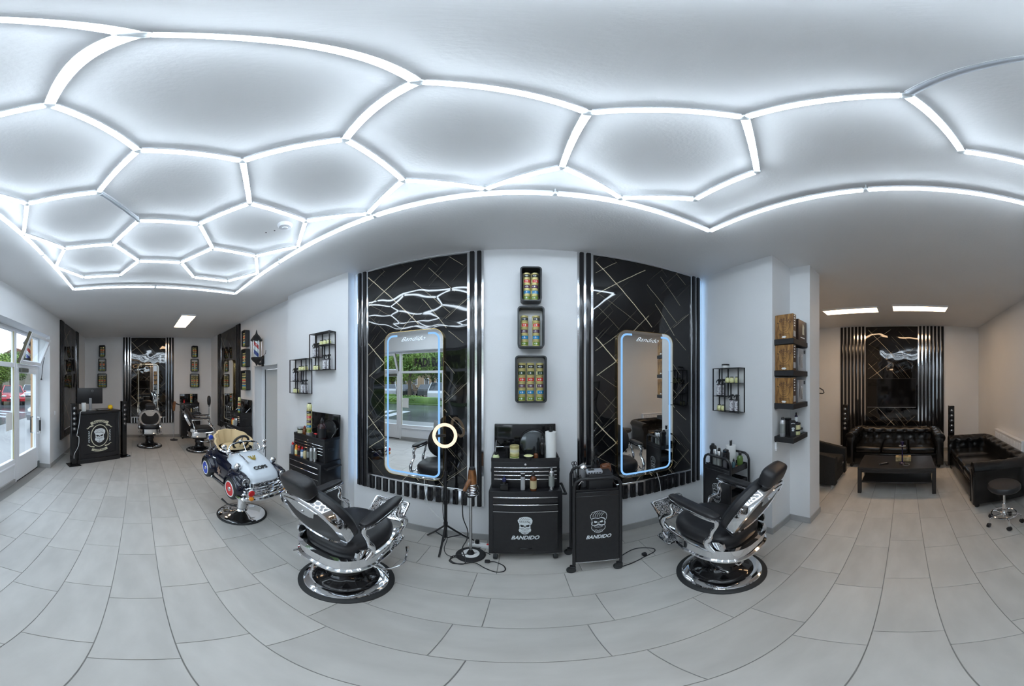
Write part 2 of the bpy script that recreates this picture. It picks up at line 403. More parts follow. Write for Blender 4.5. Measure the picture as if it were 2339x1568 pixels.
o = obj('pull_cord', G().tube([(WX0 + .10, FY1 + .16, 2.10), (WX0 + .08, FY1 + .12, 1.98), (WX0 + .075, FY1 + .10, 1.80), (WX0 + .06, FY1 + .08, 1.72)], .006, 6, sub=4), m_black, smooth=60)
tag(o, 'short black pull cord hanging from the tipped window above the door', 'cord')
g = G().cyl((0, 0, 0), (0, 0, -.03), .012, .02, 8); obj('pull_knob', g, m_black, o, (WX0 + .06, FY1 + .08, 1.72))
# sockets and sensors
def plate(name, label, cat, loc, rz, w=.08, h=.08):
    o = obj(name, G().rbox(-w / 2, w / 2, -.012, 0, -h / 2, h / 2, .004, 1), m_white, None, loc, (0, 0, rz)); tag(o, label, cat)
    obj('rocker', G().rbox(-w * .3, w * .3, -.016, -.012, -h * .3, h * .3, .002, 1), m_white, o); return o
plate('wall_switch', 'white light switch on the wall between shop door and reception desk', 'switch', (-4.45, YW, 1.05), pi)
sd = obj('smoke_detector', G().lathe([(.055, 0), (.055, -.012), (.045, -.03), (.02, -.036), (0, -.036)], 24), m_white, None, (-1.443, .985, CEIL)); tag(sd, 'round white smoke detector on the ceiling inside a glowing hexagon', 'smoke detector')
obj('sensor_ring', G().lathe([(.022, -.034), (.022, -.042), (.012, -.046), (0, -.046)], 16), m_white, sd)
for (x, y) in ((-1.62, .93), (-1.56, .97)):  # flat black discs painted in for the dark inside open screw holes
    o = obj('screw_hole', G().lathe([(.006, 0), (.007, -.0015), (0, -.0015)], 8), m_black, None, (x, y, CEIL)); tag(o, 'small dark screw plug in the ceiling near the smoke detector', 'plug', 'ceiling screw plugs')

# ================================================================== LED HONEYCOMB
ZL = CEIL - .052; HS = .4137
hexl = thing('honeycomb_light', 'large glowing white honeycomb LED light with rectangular border on the ceiling', 'ceiling light', (0, 0, ZL))
cells = [(x, .822) for x in (-2.337, -1.62, -.903, -.187, .53)] + [(x, .203) for x in (-1.98, -1.263, -.547, .17)] + [(x, -.417) for x in (-2.339, -1.622, -.905, -.188, .528)]
edges = {}; nodes = {}
for cx, cy in cells:
    vs = [(cx + HS * cos(radians(30 + 60 * k)), cy + HS * sin(radians(30 + 60 * k))) for k in range(6)]
    ks = [(round(a / .06), round(b / .06)) for a, b in vs]
    def near(p):
        for q in nodes:
            if hypot(q[0] - p[0], q[1] - p[1]) < .06: return q
        nodes[p] = 1; return p
    qs = [near(p) for p in vs]
    for k in range(6):
        e = tuple(sorted((qs[k], qs[(k + 1) % 6]))); edges[e] = 1
bx = [(-3.065, -.845), (-2.03, -.845), (-.96, -.845), (.14, -.845), (1.24, -.845), (1.24, .2), (1.24, 1.275), (.177, 1.285), (-.885, 1.285), (-1.99, 1.288), (-3.09, 1.29), (-3.07, .206)]
for i in range(len(bx)): edges[(bx[i], bx[(i + 1) % len(bx)])] = 2
def dead(a, b):
    mx, my = (a[0] + b[0]) / 2, (a[1] + b[1]) / 2
    return hypot(mx + 1.443, my + .107) < .08 or hypot(mx - .349, my + .11) < .08
for (a, b) in edges:
    A = Vector((a[0], a[1], 0)); B = Vector((b[0], b[1], 0)); d = (B - A).normalized()
    dd = dead(a, b)
    ln_ = (B - A).length; R_ = .0125
    arc = [(R_ * cos(radians(q)), R_ * sin(radians(q))) for q in (168, 193, 219, 245, 270, 295, 321, 347, 372)]
    V = [(x, yy, z) for yy in (.016, ln_ - .016) for (x, z) in arc]; n_ = len(arc)
    F = [(i, i + 1, n_ + i + 1, n_ + i) for i in range(n_ - 1)] + [tuple(range(n_)), tuple(range(2 * n_ - 1, n_ - 1, -1)), (n_ - 1, 0, n_, 2 * n_ - 1)]
    rz_ = (0, 0, atan2(-d.x, d.y))
    obj('led_tube', G().add(V, F), m_leddead if dd else m_led, hexl, A, rz_)
    # white carrier on the ceiling side
    obj('tube_base', G().box(-.0135, .0135, .014, ln_ - .014, .0042, .020), m_white, hexl, A, rz_, smooth=0)
for q in list(nodes) + bx:
    obj('connector', G().lathe([(.0, -.013), (.014, -.012), (.019, 0), (.014, .012), (0, .013)], 10), m_clip, hexl, (q[0], q[1], 0.004))
    if abs(hash(q)) % 3 == 0: obj('hanger_clip', G().cyl((0, 0, .01), (0, 0, .052), .004, n=6), m_clip, hexl, (q[0], q[1], 0))
def panel_light(x0, x1, y0, y1, label):
    t = thing('panel_light', label, 'ceiling light', ((x0 + x1) / 2, (y0 + y1) / 2, CEIL), 0, 'warm ceiling panels')
    w, h = (x1 - x0) / 2, (y1 - y0) / 2
    V, F = ring_plate([(w, h), (-w, h), (-w, -h), (w, -h)], [(w - .012, h - .012), (-w + .012, h - .012), (-w + .012, -h + .012), (w - .012, -h + .012)], -.03, 0)
    obj('frame', G().add(V, F), m_white, t, smooth=0)
    obj('diffuser', G().box(-w + .012, w - .012, -h + .012, h - .012, -.027, -.02), m_warm, t, smooth=0)
panel_light(-5.62, -4.55, .80, 1.09, 'slim warm-lit ceiling panel above the barber chair by the back cabinet')
panel_light(4.08, 4.38, .46, 1.44, 'slim warm-lit ceiling panel in the lounge, nearer the partition')
panel_light(4.02, 4.32, -.73, .21, 'slim warm-lit ceiling panel in the lounge, farther from the partition')

# ================================================================== MARBLE WALL PANELS
def marble_mat(name, period=.79, top=2.95):
    m = mat(name, (0.006, 0.006, 0.007), 0.035)
    b = bsdf(m); b.inputs['Specular IOR Level'].default_value = 0.62
    t = nd(m, 'ShaderNodeTexCoord'); s = nd(m, 'ShaderNodeSeparateXYZ'); ln(m, t.outputs['Object'], s.inputs[0])
    def mth(op, a, bb=None, c=None):
        n = nd(m, 'ShaderNodeMath', operation=op)
        for i, q in enumerate((a, bb, c)):
            if q is None: continue
            if isinstance(q, (int, float)): n.inputs[i].default_value = q
            else: ln(m, q, n.inputs[i])
        return n.outputs[0]
    nz = nd(m, 'ShaderNodeTexNoise'); nz.inputs['Scale'].default_value = 9; nz.inputs['Detail'].default_value = 3; ln(m, t.outputs['Object'], nz.inputs['Vector'])
    wob = mth('MULTIPLY', mth('SUBTRACT', nz.outputs['Fac'], .5), .016)
    u = mth('ADD', s.outputs['X'], wob); v0 = mth('SUBTRACT', top, s.outputs['Z']); v = mth('FLOORED_MODULO', v0, period)
    veins = [(-.54, .08, .06, .72, .0042, .9), (-.53, .44, -.02, .08, .0038, .65), (-.33, .05, -.54, .21, .002, .5), (.0, .25, .37, .63, .0022, .5), (.16, .12, .42, .42, .002, .45),
             (.1, .46, .34, .78, .0026, .6), (.33, .69, .54, .5, .002, .5), (-.53, .42, -.08, .71, .0014, .35), (-.15, .78, .02, .60, .0026, .6), (.36, .02, .50, .14, .002, .5), (-.54, .55, -.3, .78, .0014, .3), (.2, .78, .5, .52, .0012, .25)]
    acc = None
    for (x0, y0, x1, y1, wd, inten) in veins:
        L_ = hypot(x1 - x0, y1 - y0); dx, dy = (x1 - x0) / L_, (y1 - y0) / L_
        al = mth('ADD', mth('MULTIPLY', u, dx), mth('MULTIPLY_ADD', v, dy, -(x0 * dx + y0 * dy)))
        pe = mth('ABSOLUTE', mth('ADD', mth('MULTIPLY', u, -dy), mth('MULTIPLY_ADD', v, dx, x0 * dy - y0 * dx)))
        k = mth('MULTIPLY', mth('LESS_THAN', pe, wd), mth('MULTIPLY', mth('GREATER_THAN', al, 0), mth('LESS_THAN', al, L_)))
        k = mth('MULTIPLY', k, inten)
        acc = k if acc is None else mth('MAXIMUM', acc, k)
    # hairline secondary veins along the two slants
    for ang, sd in ((51, 0.0), (-48, 7.0)):
        mp = nd(m, 'ShaderNodeMapping'); mp.vector_type = 'TEXTURE'; mp.inputs['Rotation'].default_value = (0, radians(ang), 0); mp.inputs['Location'].default_value = (sd, sd, 0); mp.inputs['Scale'].default_value = (.9, 1, .013)
        ln(m, t.outputs['Object'], mp.inputs['Vector'])
        nh = nd(m, 'ShaderNodeTexNoise'); nh.inputs['Scale'].default_value = 1.0; nh.inputs['Detail'].default_value = 1.0; ln(m, mp.outputs[0], nh.inputs['Vector'])
        acc = mth('MAXIMUM', acc, mth('MULTIPLY', mth('GREATER_THAN', nh.outputs['Fac'], .70), .10))
    mx = nd(m, 'ShaderNodeMix', data_type='RGBA'); ln(m, acc, mx.inputs['Factor'])
    mx.inputs[6].default_value = (0.006, 0.006, 0.007, 1); mx.inputs[7].default_value = (0.66, 0.58, 0.42, 1)
    ln(m, mx.outputs[2], b.inputs['Base Color'])
    n2 = nd(m, 'ShaderNodeTexNoise'); n2.inputs['Scale'].default_value = 2.6; n2.inputs['Detail'].default_value = 0.5; ln(m, t.outputs['Object'], n2.inputs['Vector'])
    bp = nd(m, 'ShaderNodeBump'); bp.inputs['Strength'].default_value = .32; bp.inputs['Distance'].default_value = .05
    ln(m, n2.outputs['Fac'], bp.inputs['Height']); ln(m, bp.outputs[0], b.inputs['Normal'])
    return m
m_marble = marble_mat('black_marble')
m_slat = mat('black_slat', (0.010, 0.010, 0.012), 0.16)
def wall_panel(label, loc, rz, mw, pairs, z0=.44, z1=2.955, bar=.615, fringe=True, group=None):
    """black marble sheet with upright black slats and polished trims; local x along the wall, -y out of it"""
    t = thing('marble_panel', label, 'wall panel', loc, rz, group)
    h = mw / 2
    obj('marble_sheet', G().box(-h, h, -.02, 0, bar if fringe else z0, z1 - .015), m_marble, t, smooth=0)
    obj('top_trim', G().box(-h, h, -.026, 0, z1 - .015, z1), m_strip, t, smooth=0)
    for sgn in (-1, 1):
        x = h
        for kind, wd in pairs:
            a, b2 = sorted((sgn * x, sgn * (x + wd)))
            if kind == 'b': obj('slat', G().rbox(a + .001, b2 - .001, -.042, 0, z0, z1, .009, 2), m_slat, t)
            else: obj('trim', G().box(a, b2, -.028, 0, z0, z1), m_strip, t, smooth=0)
            x += wd
    if fringe:
        obj('rail', G().rbox(-h, h, -.034, 0, bar - .012, bar + .012, .004, 1), m_strip, t)
        n = 13; st = mw / n
        for k in range(n):
            xa = -h + st * k
            obj('trim', G().box(xa, xa + st * .32, -.022, 0, z0, bar - .012), m_strip, t, smooth=0)
            obj('slat', G().rbox(xa + st * .34, xa + st * .98, -.038, 0, z0, bar - .012, .008, 2), m_slat, t)
    return t
PAIR = [('c', .022), ('b', .047), ('c', .020), ('b', .042), ('c', .018)]
PX1, PX2 = -1.025, 1.21
wall_panel('tall black marble panel behind the ring light and first styling mirror', (PX1, YM, 0), 0, 1.075, PAIR, group='main wall marble panels')
wall_panel('tall black marble panel between the two rolling trolleys', (PX2, YM, 0), 0, 1.13, PAIR, group='main wall marble panels')
PB = [('c', .026), ('b', .05), ('c', .026), ('b', .06), ('c', .026), ('b', .05)]
wall_panel('black marble panel on the back wall behind the barber chair seen from behind', (XL, .276, 0), pi / 2, 1.0, PB)
wall_panel('black marble panel on the window wall behind the reception desk', (-5.47, YW, 0), pi, 1.0, PB)
wall_panel('black marble panel on the mirror wall beside the far corner, next to display boxes', (-5.62, YM, 0), 0, 1.02, PB)
PL = [('c', .03), ('b', .055)] * 6 + [('c', .03), ('b', .06)]
wall_panel('wide black marble panel with many chrome strips behind the lounge sofa', (XR - .003, .30, 0), -pi / 2, 1.20, PL, z0=.12, fringe=False)
# cool light strips washing the reveals beside the panels
for (x, y, rz, lb) in [(-1.7155, 2.150, 0, 'pale blue light strip glowing between white pier and marble panel'), (1.929, 2.150, 0, 'pale blue light strip glowing in the corner by the wire shelf')]:
    t = thing('light_strip', lb, 'light strip', (x, y, 0))
    obj('strip', G().box(-.003, .003, -.006, .006, .50, 2.93), m_strip_led, t, smooth=0)
    obj('carrier', G().box(-.003, .003, .006, .0145, .48, 2.94), m_white, t, smooth=0)

def led_mirror(label, loc, rz, group, w=.632, h=1.475, zc=1.428, script=True, es=True):
    t = thing('led_mirror', label, 'mirror', loc, rz, group)
    R = (pi / 2, 0, 0); T = (0, 0, zc)
    obj('glass', G().prism(rrect(w - .008, h - .008, .097, 8), .022, .032), m_mirror, t, T, R)
    V, F = ring_plate(rrect(w, h, .10, 8), rrect(w - .008, h - .008, .097, 8), 0, .034)
    obj('frame', G().add(V, F), m_gold, t, T, R)
    # frosted light line: open at the top
    w2, h2, r = w - .085, h - .085, .06
    P = []
    pts = rrect(w2, h2, r, 6)
    right = [p for p in pts]
    # start on top right, go clockwise down, across and up to the top left
    P = [(w2 / 2 - r - .05, h2 / 2)] + list(reversed(pts[:7])) + list(reversed(pts[21:])) + list(reversed(pts[14:21])) + list(reversed(pts[7:14])) + [(-w2 / 2 + r + .05, h2 / 2)]
    obj('light_line', G().ribbon(P, .02, .0326), m_mled if script else mat('frosted_line', (.55, .55, .48), .5), t, T, R, smooth=0)
    if script:
        obj('lettering', text_mesh('Bandido', .062, m_script, shear=.6, sx=1.25, offset=-.0018), None, t, (0, -.0335, zc + h / 2 - .085), R)
    g = G().tube([(.12, -.02, zc - h / 2), (.14, -.05, zc - h / 2 - .12), (.18, -.03, zc - h / 2 - .30), (.30, -.02, zc - h / 2 - .48), (.44, -.02, .12)], .003, 5, sub=5)
    obj('power_cord', g, m_paper, t)
    return t
led_mirror('tall rounded LED mirror with pale blue light line behind the ring light', (PX1 + .005, YM - .021, 0), 0, 'rounded LED mirrors')
led_mirror('tall rounded LED mirror with pale blue light line behind the tool trolley', (PX2 - .02, YM - .021, 0), 0, 'rounded LED mirrors')
led_mirror('rounded LED mirror on the back wall above the barber chair seen from behind', (XL + .021, .262, 0), pi / 2, 'rounded LED mirrors', script=False)
led_mirror('rounded LED mirror on the far mirror-wall panel beside stacked display boxes', (-5.50, YM - .021, 0), 0, 'rounded LED mirrors', script=False)
# ================================================================== BARBER CHAIRS
def seat_outline(hw, yb, yf, n=40, e=.62):
    """horseshoe: round at the back, slightly drawn in at the front"""
    P = []
    for k in range(n):
        a = 2 * pi * k / n; c, s_ = cos(a), sin(a)
        x = hw * (abs(c) ** e) * (1 if c >= 0 else -1)
        y = (yf if s_ >= 0 else -yb) * (abs(s_) ** (e if s_ >= 0 else .85)) * (1 if s_ >= 0 else 1)
        if s_ >= 0: x *= 1 - .14 * (s_ ** 2)
        P.append((x, y))
    return P
def loft(rings, cap=True):
    n = len(rings[0]); V = [p for r in rings for p in r]; F = []
    for i in range(len(rings) - 1):
        for k in range(n):
            k2 = (k + 1) % n; F.append((i * n + k, i * n + k2, (i + 1) * n + k2, (i + 1) * n + k))
    if cap: F += [tuple(range(n - 1, -1, -1)), tuple((len(rings) - 1) * n + k for k in range(n))]
    return V, F
m_cast = mat('cast_plate', (0.72, 0.73, 0.75), 0.16, 1.0)
_t = nd(m_cast, 'ShaderNodeTexCoord'); _v = nd(m_cast, 'ShaderNodeTexVoronoi', feature='DISTANCE_TO_EDGE'); _v.inputs['Scale'].default_value = 85
_r = nd(m_cast, 'ShaderNodeValToRGB'); _r.color_ramp.elements[0].position = .05; _r.color_ramp.elements[1].position = .14
_r.color_ramp.elements[0].color = (.10, .105, .11, 1); _r.color_ramp.elements[1].color = (.82, .83, .85, 1)
_b = nd(m_cast, 'ShaderNodeBump'); _b.inputs['Distance'].default_value = .004; _b.inputs['Strength'].default_value = .8
ln(m_cast, _t.outputs['Object'], _v.inputs['Vector']); ln(m_cast, _v.outputs['Distance'], _r.inputs[0]); ln(m_cast, _r.outputs[0], bsdf(m_cast).inputs['Base Color'])
ln(m_cast, _r.outputs[0], _b.inputs['Height']); ln(m_cast, _b.outputs[0], bsdf(m_cast).inputs['Normal'])

def barber_chair(label, loc, rz, group):
    t = thing('barber_chair', label, 'barber chair', loc, rz, group)
    obj('base_rubber', G().lathe([(.318, 0), (.318, .012), (.306, .022), (.285, .027), (.27, .027)], 56), m_rubber, t)
    obj('base_ring', G().lathe([(.288, .020), (.280, .034), (.262, .040), (.228, .046), (.21, .046)], 56), m_chrome, t)
    obj('base_dome', G().lathe([(.226, .040), (.218, .052), (.19, .062), (.15, .075), (.115, .10), (.10, .14), (.098, .20), (.10, .33), (0, .33)], 48), m_blackg, t)
    obj('pump_collar', G().lathe([(.112, .20), (.115, .215), (.115, .255), (.108, .265), (.10, .265)], 32), m_black, t)
    obj('seat_carriage', G().rbox(-.15, .15, -.16, .17, .30, .375, .02, 2), m_black, t)
    # chrome apron
    o0 = seat_outline(.275, .275, .30); o1 = seat_outline(.285, .29, .31); i0 = seat_outline(.262, .262, .288)
    rings = [[(x, y, .362) for x, y in seat_outline(.262, .262, .285)], [(x, y, .372) for x, y in o1], [(x, y, .386) for x, y in o1], [(x, y, .395) for x, y in o0], [(x, y, .470) for x, y in o0], [(x, y, .478) for x, y in o1], [(x, y, .490) for x, y in o1], [(x, y, .494) for x, y in i0], [(x, y, .46) for x, y in i0]]
    obj('seat_frame', G().add(*loft(rings)), m_chrome, t)
    # cushion
    rings = []
    for (sc, z) in ((.93, .455), (.985, .485), (1.0, .52), (.985, .55), (.93, .572), (.8, .585), (.5, .592), (.15, .594)):
        rings.append([(x * sc, y * sc + .012, z + (.012 * max(0, y) / .3 if z > .5 else 0)) for x, y in seat_outline(.258, .235, .315)])
    obj('seat', G().add(*loft(rings)), m_leather, t)
    # back: an oval shell leaning back
    bt = Matrix.Translation((0, -.285, .785)) @ Matrix.Rotation(radians(27), 4, 'X')
    def oval(a, b, y, n=44, dz=0):
        P = []
        for k in range(n):
            th = 2 * pi * k / n; c, s_ = cos(th), sin(th)
            P.append((a * (abs(c) ** .86) * (1 if c >= 0 else -1), y, dz + b * (abs(s_) ** .92) * (1 if s_ >= 0 else -1)))
        return P
    A, B = .258, .245
    rings = [oval(A - .052, B - .044, -.016), oval(A - .046, B - .038, -.028), oval(A - .004, B - .004, -.026), oval(A, B, -.018), oval(A, B, .030), oval(A - .008, B - .008, .036), oval(A - .02, B - .02, .034)]
    obj('back_frame', G().add(*loft(rings, False), M=bt), m_chrome, t)
    rings = [oval(A - .048, B - .040, -.018), oval(A - .07, B - .06, -.023), oval(A - .12, B - .12, -.027), oval(.03, .03, -.028)]
    obj('back_panel', G().add(*loft([list(reversed(r)) for r in rings]), M=bt), mat('back_vinyl', (0.022, 0.022, 0.024), .5), t)
    rings = [oval(A - .02, B - .02, .026), oval(A - .004, B - .004, .045), oval(A - .004, B - .004, .075), oval(A - .03, B - .03, .10), oval(A - .10, B - .10, .115), oval(.04, .04, .118)]
    obj('backrest', G().add(*loft(rings), M=bt), m_leather, t)
    # polished crest plate with its screw
    crest = [(-.15, .175), (-.07, .2), (0, .21), (.07, .2), (.15, .175), (.115, .155), (.095, .12), (.075, .085), (.03, .066), (-.03, .066), (-.075, .085), (-.095, .12), (-.115, .155)]
    obj('crest_plate', G().prism(crest, 0, .006, M=bt @ Matrix.Translation((0, -.026, 0)) @ Matrix.Rotation(pi / 2, 4, 'X')), m_chrome, t)
    obj('screw', G().lathe([(.011, 0), (.010, .005), (0, .007)], 12, M=bt @ Matrix.Translation((0, -.032, .115)) @ Matrix.Rotation(pi / 2, 4, 'X')), m_chromeb, t)
    # side brackets joining back and seat
    for s_ in (-1, 1):
        g = G().add(*loft([[(s_ * .240, y, z) for (y, z) in q] for q in ([(-.20, .500), (-.05, .500), (-.055, .540), (-.12, .552), (-.17, .572), (-.20, .565), (-.21, .53)],)] + [[(s_ * .256, y, z) for (y, z) in ((-.20, .500), (-.05, .500), (-.055, .540), (-.12, .552), (-.17, .572), (-.20, .565), (-.21, .53))]]))
        br = obj('back_bracket', g, m_chrome, t, smooth=30)
        obj('bracket_screw', G().lathe([(.010, 0), (.009, .004), (0, .006)], 10, M=Matrix.Translation((s_ * .257, -.10, .522)) @ Matrix.Rotation(s_ * pi / 2, 4, 'Y')), m_chromeb, br)
        obj('bracket_screw', G().lathe([(.010, 0), (.009, .004), (0, .006)], 10, M=Matrix.Translation((s_ * .257, -.175, .545)) @ Matrix.Rotation(s_ * pi / 2, 4, 'Y')), m_chromeb, br)
    # headrest
    hr = bt @ Matrix.Translation((0, .03, .300)) @ Matrix.Rotation(radians(-6), 4, 'X')
    obj('headrest', G().ell((0, 0, 0), (.122, .052, .068), 26, 14, 0, .5, hr), m_leather, t)
    obj('headrest_post', G().box(-.05, .05, -.012, .006, -.20, .02, 0, hr), m_chromeb, t, smooth=0)
    # arms
    for s_ in (-1, 1):
        x = s_ * .268
        a = Matrix.Translation((x, .02, .795)) @ Matrix.Rotation(radians(4), 4, 'X')
        P = []
        obj('armrest', G().ell((0, .01, .012), (.040, .215, .024), 20, 10, 0, .6, a), m_leather, t)
        obj('arm_tray', G().ell((0, .01, -.006), (.044, .222, .016), 20, 8, 0, .55, a), m_chrome, t)
        obj('arm_post', G().tube([(x, .19, .785), (x, .225, .76), (x, .235, .72), (x * .99, .22, .685), (x * 1.0, .235, .65), (x * 1.01, .285, .615), (x * 1.0, .32, .575), (x * .97, .33, .52), (x * .93, .31, .47)], [.020, .017, .014, .017, .014, .018, .022, .017, .014], 10, sub=3), m_chrome, t)
        obj('arm_post', G().tube([(x, -.15, .785), (x, -.165, .755), (x, -.16, .715), (x * 1.0, -.14, .68), (x * 1.02, -.13, .64), (x * 1.06, -.12, .60), (x * 1.06, -.10, .555), (x * 1.05, -.115, .515), (x * 1.02, -.15, .48)], [.024, .018, .013, .017, .013, .022, .017, .020, .014], 10, sub=3), m_chrome, t)
        obj('side_rail', G().tube([(x * 1.02, -.15, .485), (x * 1.03, -.02, .478), (x * 1.0, .14, .482), (x * .96, .26, .49), (x * .93, .33, .515)], [.012, .010, .011, .012, .014], 8, sub=3), m_chrome, t)
    # footrest
    for s_ in (-1, 1):
        x = s_ * .16
        obj('footrest_arm', G().tube([(x, .25, .40), (x, .36, .41), (x * 1.05, .42, .37), (x * 1.0, .45, .31), (x * .95, .42, .26), (x * .9, .45, .21)], [.016, .015, .018, .013, .016, .013], 8, sub=3), m_chrome, t)
        obj('footrest_arm', G().tube([(x * 1.05, .42, .37), (x * 1.05, .46, .40), (x * 1.0, .49, .45), (x * .9, .52, .50)], [.014, .012, .014, .011], 8, sub=3), m_chrome, t)
    up = Matrix.Translation((0, .535, .50)) @ Matrix.Rotation(radians(40), 4, 'X')
    p = obj('footrest_plate', G().rbox(-.165, .165, -.10, .10, -.010, .010, .009, 2), m_cast, t); p.matrix_basis = up
    obj('plate_rim', G().tube([(x, y, .008) for x, y in rrect(.318, .188, .025, 4)], .009, 6, closed=True), m_chrome, p)
    lo = Matrix.Translation((0, .47, .195)) @ Matrix.Rotation(radians(14), 4, 'X')
    p = obj('step_plate', G().rbox(-.15, .15, -.075, .075, -.010, .010, .009, 2), m_cast, t); p.matrix_basis = lo
    obj('plate_rim', G().tube([(x, y, .008) for x, y in rrect(.29, .14, .025, 4)], .009, 6, closed=True), m_chrome, p)
    # reclining and pump levers
    obj('lever', G().tube([(.10, -.02, .33), (.30, -.03, .31), (.36, .10, .29), (.33, .22, .30), (.31, .27, .33)], [.008, .007, .007, .007, .016], 7, sub=3), m_chrome, t)
    obj('lever', G().tube([(-.09, .05, .33), (-.22, -.08, .30), (-.26, -.24, .31)], .008, 7), m_chrome, t)
    V, F = ring_plate(rrect(.055, .03, .006, 2), rrect(.038, .014, .003, 2), -.004, .004)
    obj('lever_loop', G().add(V, F), m_chrome, t, (-.16, -.25, .345), (radians(20), 0, 0))
    return t
GC = 'barber chairs'
ch = barber_chair('black and chrome barber chair facing the first LED mirror, next to the ring light', (-1.058, 1.205, 0), radians(0), GC)
dup(ch, (1.25, 1.165, 0), radians(6), 'black and chrome barber chair facing the second LED mirror, before the corner shelves', GC)
dup(ch, (-6.135, .264, 0), pi / 2, 'barber chair facing the back wall mirror, its round back towards the room', GC)
dup(ch, (-5.60, 1.42, 0), radians(-14), 'barber chair in the far corner beside the back wall tool cabinet, seen from its side', GC)

# ================================================================== CHILD'S CAR CHAIR
def car_chair(loc, rz):
    t = thing('car_chair', "child's barber seat shaped as a navy and white toy police car on chrome pedestal", 'car chair', loc, rz)
    navy = mat('navy_paint', (0.006, 0.008, 0.020), .12, coat=.6); pw = mat('white_paint', (.68, .74, .80), .15, coat=.5)
    obj('base_plate', G().lathe([(.272, 0), (.272, .012), (.262, .020), (.20, .030), (.10, .052), (.075, .07), (0, .07)], 48), m_chrome, t)
    obj('base_edge', G().lathe([(.284, 0), (.287, .008), (.28, .016), (.265, .018)], 48), m_rubber, t)
    obj('column', G().lathe([(.075, .06), (.07, .075), (.058, .09), (.058, .12), (.052, .14), (.052, .31), (.045, .33), (.04, .40), (.06, .44), (0, .44)], 28), m_chrome, t)
    obj('foot_lever', G().tube([(-.05, -.02, .08), (-.17, -.10, .09), (-.26, -.13, .13)], [.009, .009, .014], 8), m_black, t)
    obj('mount', G().rbox(-.22, .22, -.14, .14, .43, .47, .015, 2), m_black, t)
    # body: sections along local x (front = +x); each (x, half width, z bottom, z top, squareness)
    def sect(x, hw, z0, z1, n=24, e=.55):
        P = []
        for k in range(n):
            a = 2 * pi * k / n; c, s_ = cos(a), sin(a)
            P.append((x, hw * (abs(c) ** e) * (1 if c >= 0 else -1), (z0 + z1) / 2 + (z1 - z0) / 2 * (abs(s_) ** e) * (1 if s_ >= 0 else -1)))
        return P
    R = [sect(-.50, .10, .60, .72), sect(-.47, .20, .54, .80), (sect(-.38, .25, .50, .86)), sect(-.22, .26, .48, .86), sect(-.05, .255, .47, .84), sect(.08, .25, .47, .82), sect(.16, .245, .48, .80)]
    obj('body', G().add(*loft(R)), navy, t, smooth=50)
    R = [sect(.05, .215, .55, .872), sect(.10, .215, .55, .868), sect(.22, .21, .54, .838), sect(.34, .20, .53, .79), sect(.43, .185, .53, .74), sect(.475, .15, .55, .70), sect(.485, .10, .58, .66)]
    hd = obj('hood', G().add(*loft(R)), pw, t, smooth=50)
    def on_hood(o, x, z, deg):
        c, s_ = cos(radians(deg)), sin(radians(deg))
        o.matrix_basis = Matrix(((0, -c, s_, x), (1, 0, 0, 0), (0, s_, c, z), (0, 0, 0, 1)))
    on_hood(obj('lettering', text_mesh('COPS', .062, m_black, offset=.003), None, hd), .386, .772, 28)
    gm = G()
    for q in (((-.04, .05), (-.012, -.02)), ((.04, .05), (.012, -.02)), ((-.018, .05), (0, -.03)), ((.018, .05), (0, -.03))): gm.ribbon(q, .012)
    on_hood(obj('badge', gm, mat('gold_badge', (.6, .45, .08), .3, .8), hd), .25, .835, 20)
    for (x0, y0) in ((.12, -.10),): obj('hood_trim', G().tube([(x0, y0, .862), (x0 + .10, y0 + .0, .846), (x0 + .20, y0 + .0, .815)], .006, 6), m_chrome, hd)
    obj('cockpit_rim', G().tube([(-.17 + .25 * cos(a) - .02, .215 * sin(a), .865 - .02 * cos(a)) for a in [2 * pi * k / 28 for k in range(28)]], .014, 8, closed=True), m_chrome, t)
    obj('cockpit_floor', G().lathe([(.21, 0), (0, 0)], 24, M=Matrix.Translation((-.18, 0, .868))), m_black, t)
    # quilted beige seat shell
    be = mat('beige_leather', (.66, .50, .28), .5)
    V = []; F = []; nu, nv = 57, 7
    for j in range(nv):
        for i in range(nu):
            a = radians(80 + 200 * i / (nu - 1)); rib = 1 + .085 * abs(sin(i * pi / 8)) * (.4 + .6 * j / (nv - 1))
            hgt = .18 * (sin(pi * i / (nu - 1)) ** .6)
            rr = (.20 + .03 * j / (nv - 1)) * rib
            V.append((-.17 + rr * cos(a) * 1.02, rr * sin(a) * .93, .86 + hgt * j / (nv - 1) + .005))
    for j in range(nv - 1):
        for i in range(nu - 1): F.append((j * nu + i, j * nu + i + 1, (j + 1) * nu + i + 1, (j + 1) * nu + i))
    n0 = len(V); V += [(-.17 + (x + .17) * 1.10, y * 1.10, z) for (x, y, z) in V[:n0]]
    F += [tuple(n0 + q for q in reversed(f)) for f in F[:]]
    for i in range(nu - 1): F.append(((nv - 1) * nu + i, (nv - 1) * nu + i + 1, n0 + (nv - 1) * nu + i + 1, n0 + (nv - 1) * nu + i))
    st = obj('seat', G().add(V, F), be, t, smooth=60)
    obj('cushion', G().ell((-.17, 0, .875), (.17, .17, .03), 20, 8), be, t)
    # steering wheel and windscreen
    wm = Matrix.Translation((-.02, 0, .955)) @ Matrix.Rotation(radians(-62), 4, 'Y')
    sw = obj('steering_wheel', G().tube([tuple(wm @ Vector((.095 * cos(a), .095 * sin(a), 0))) for a in [2 * pi * k / 24 for k in range(24)]], .014, 8, closed=True), m_black, t)
    obj('wheel_hub', G().lathe([(.03, 0), (.03, .02), (0, .025)], 12, M=wm).cyl(tuple(wm @ Vector((-.09, 0, 0))), tuple(wm @ Vector((.09, 0, 0))), .008, n=6), m_chrome, sw)
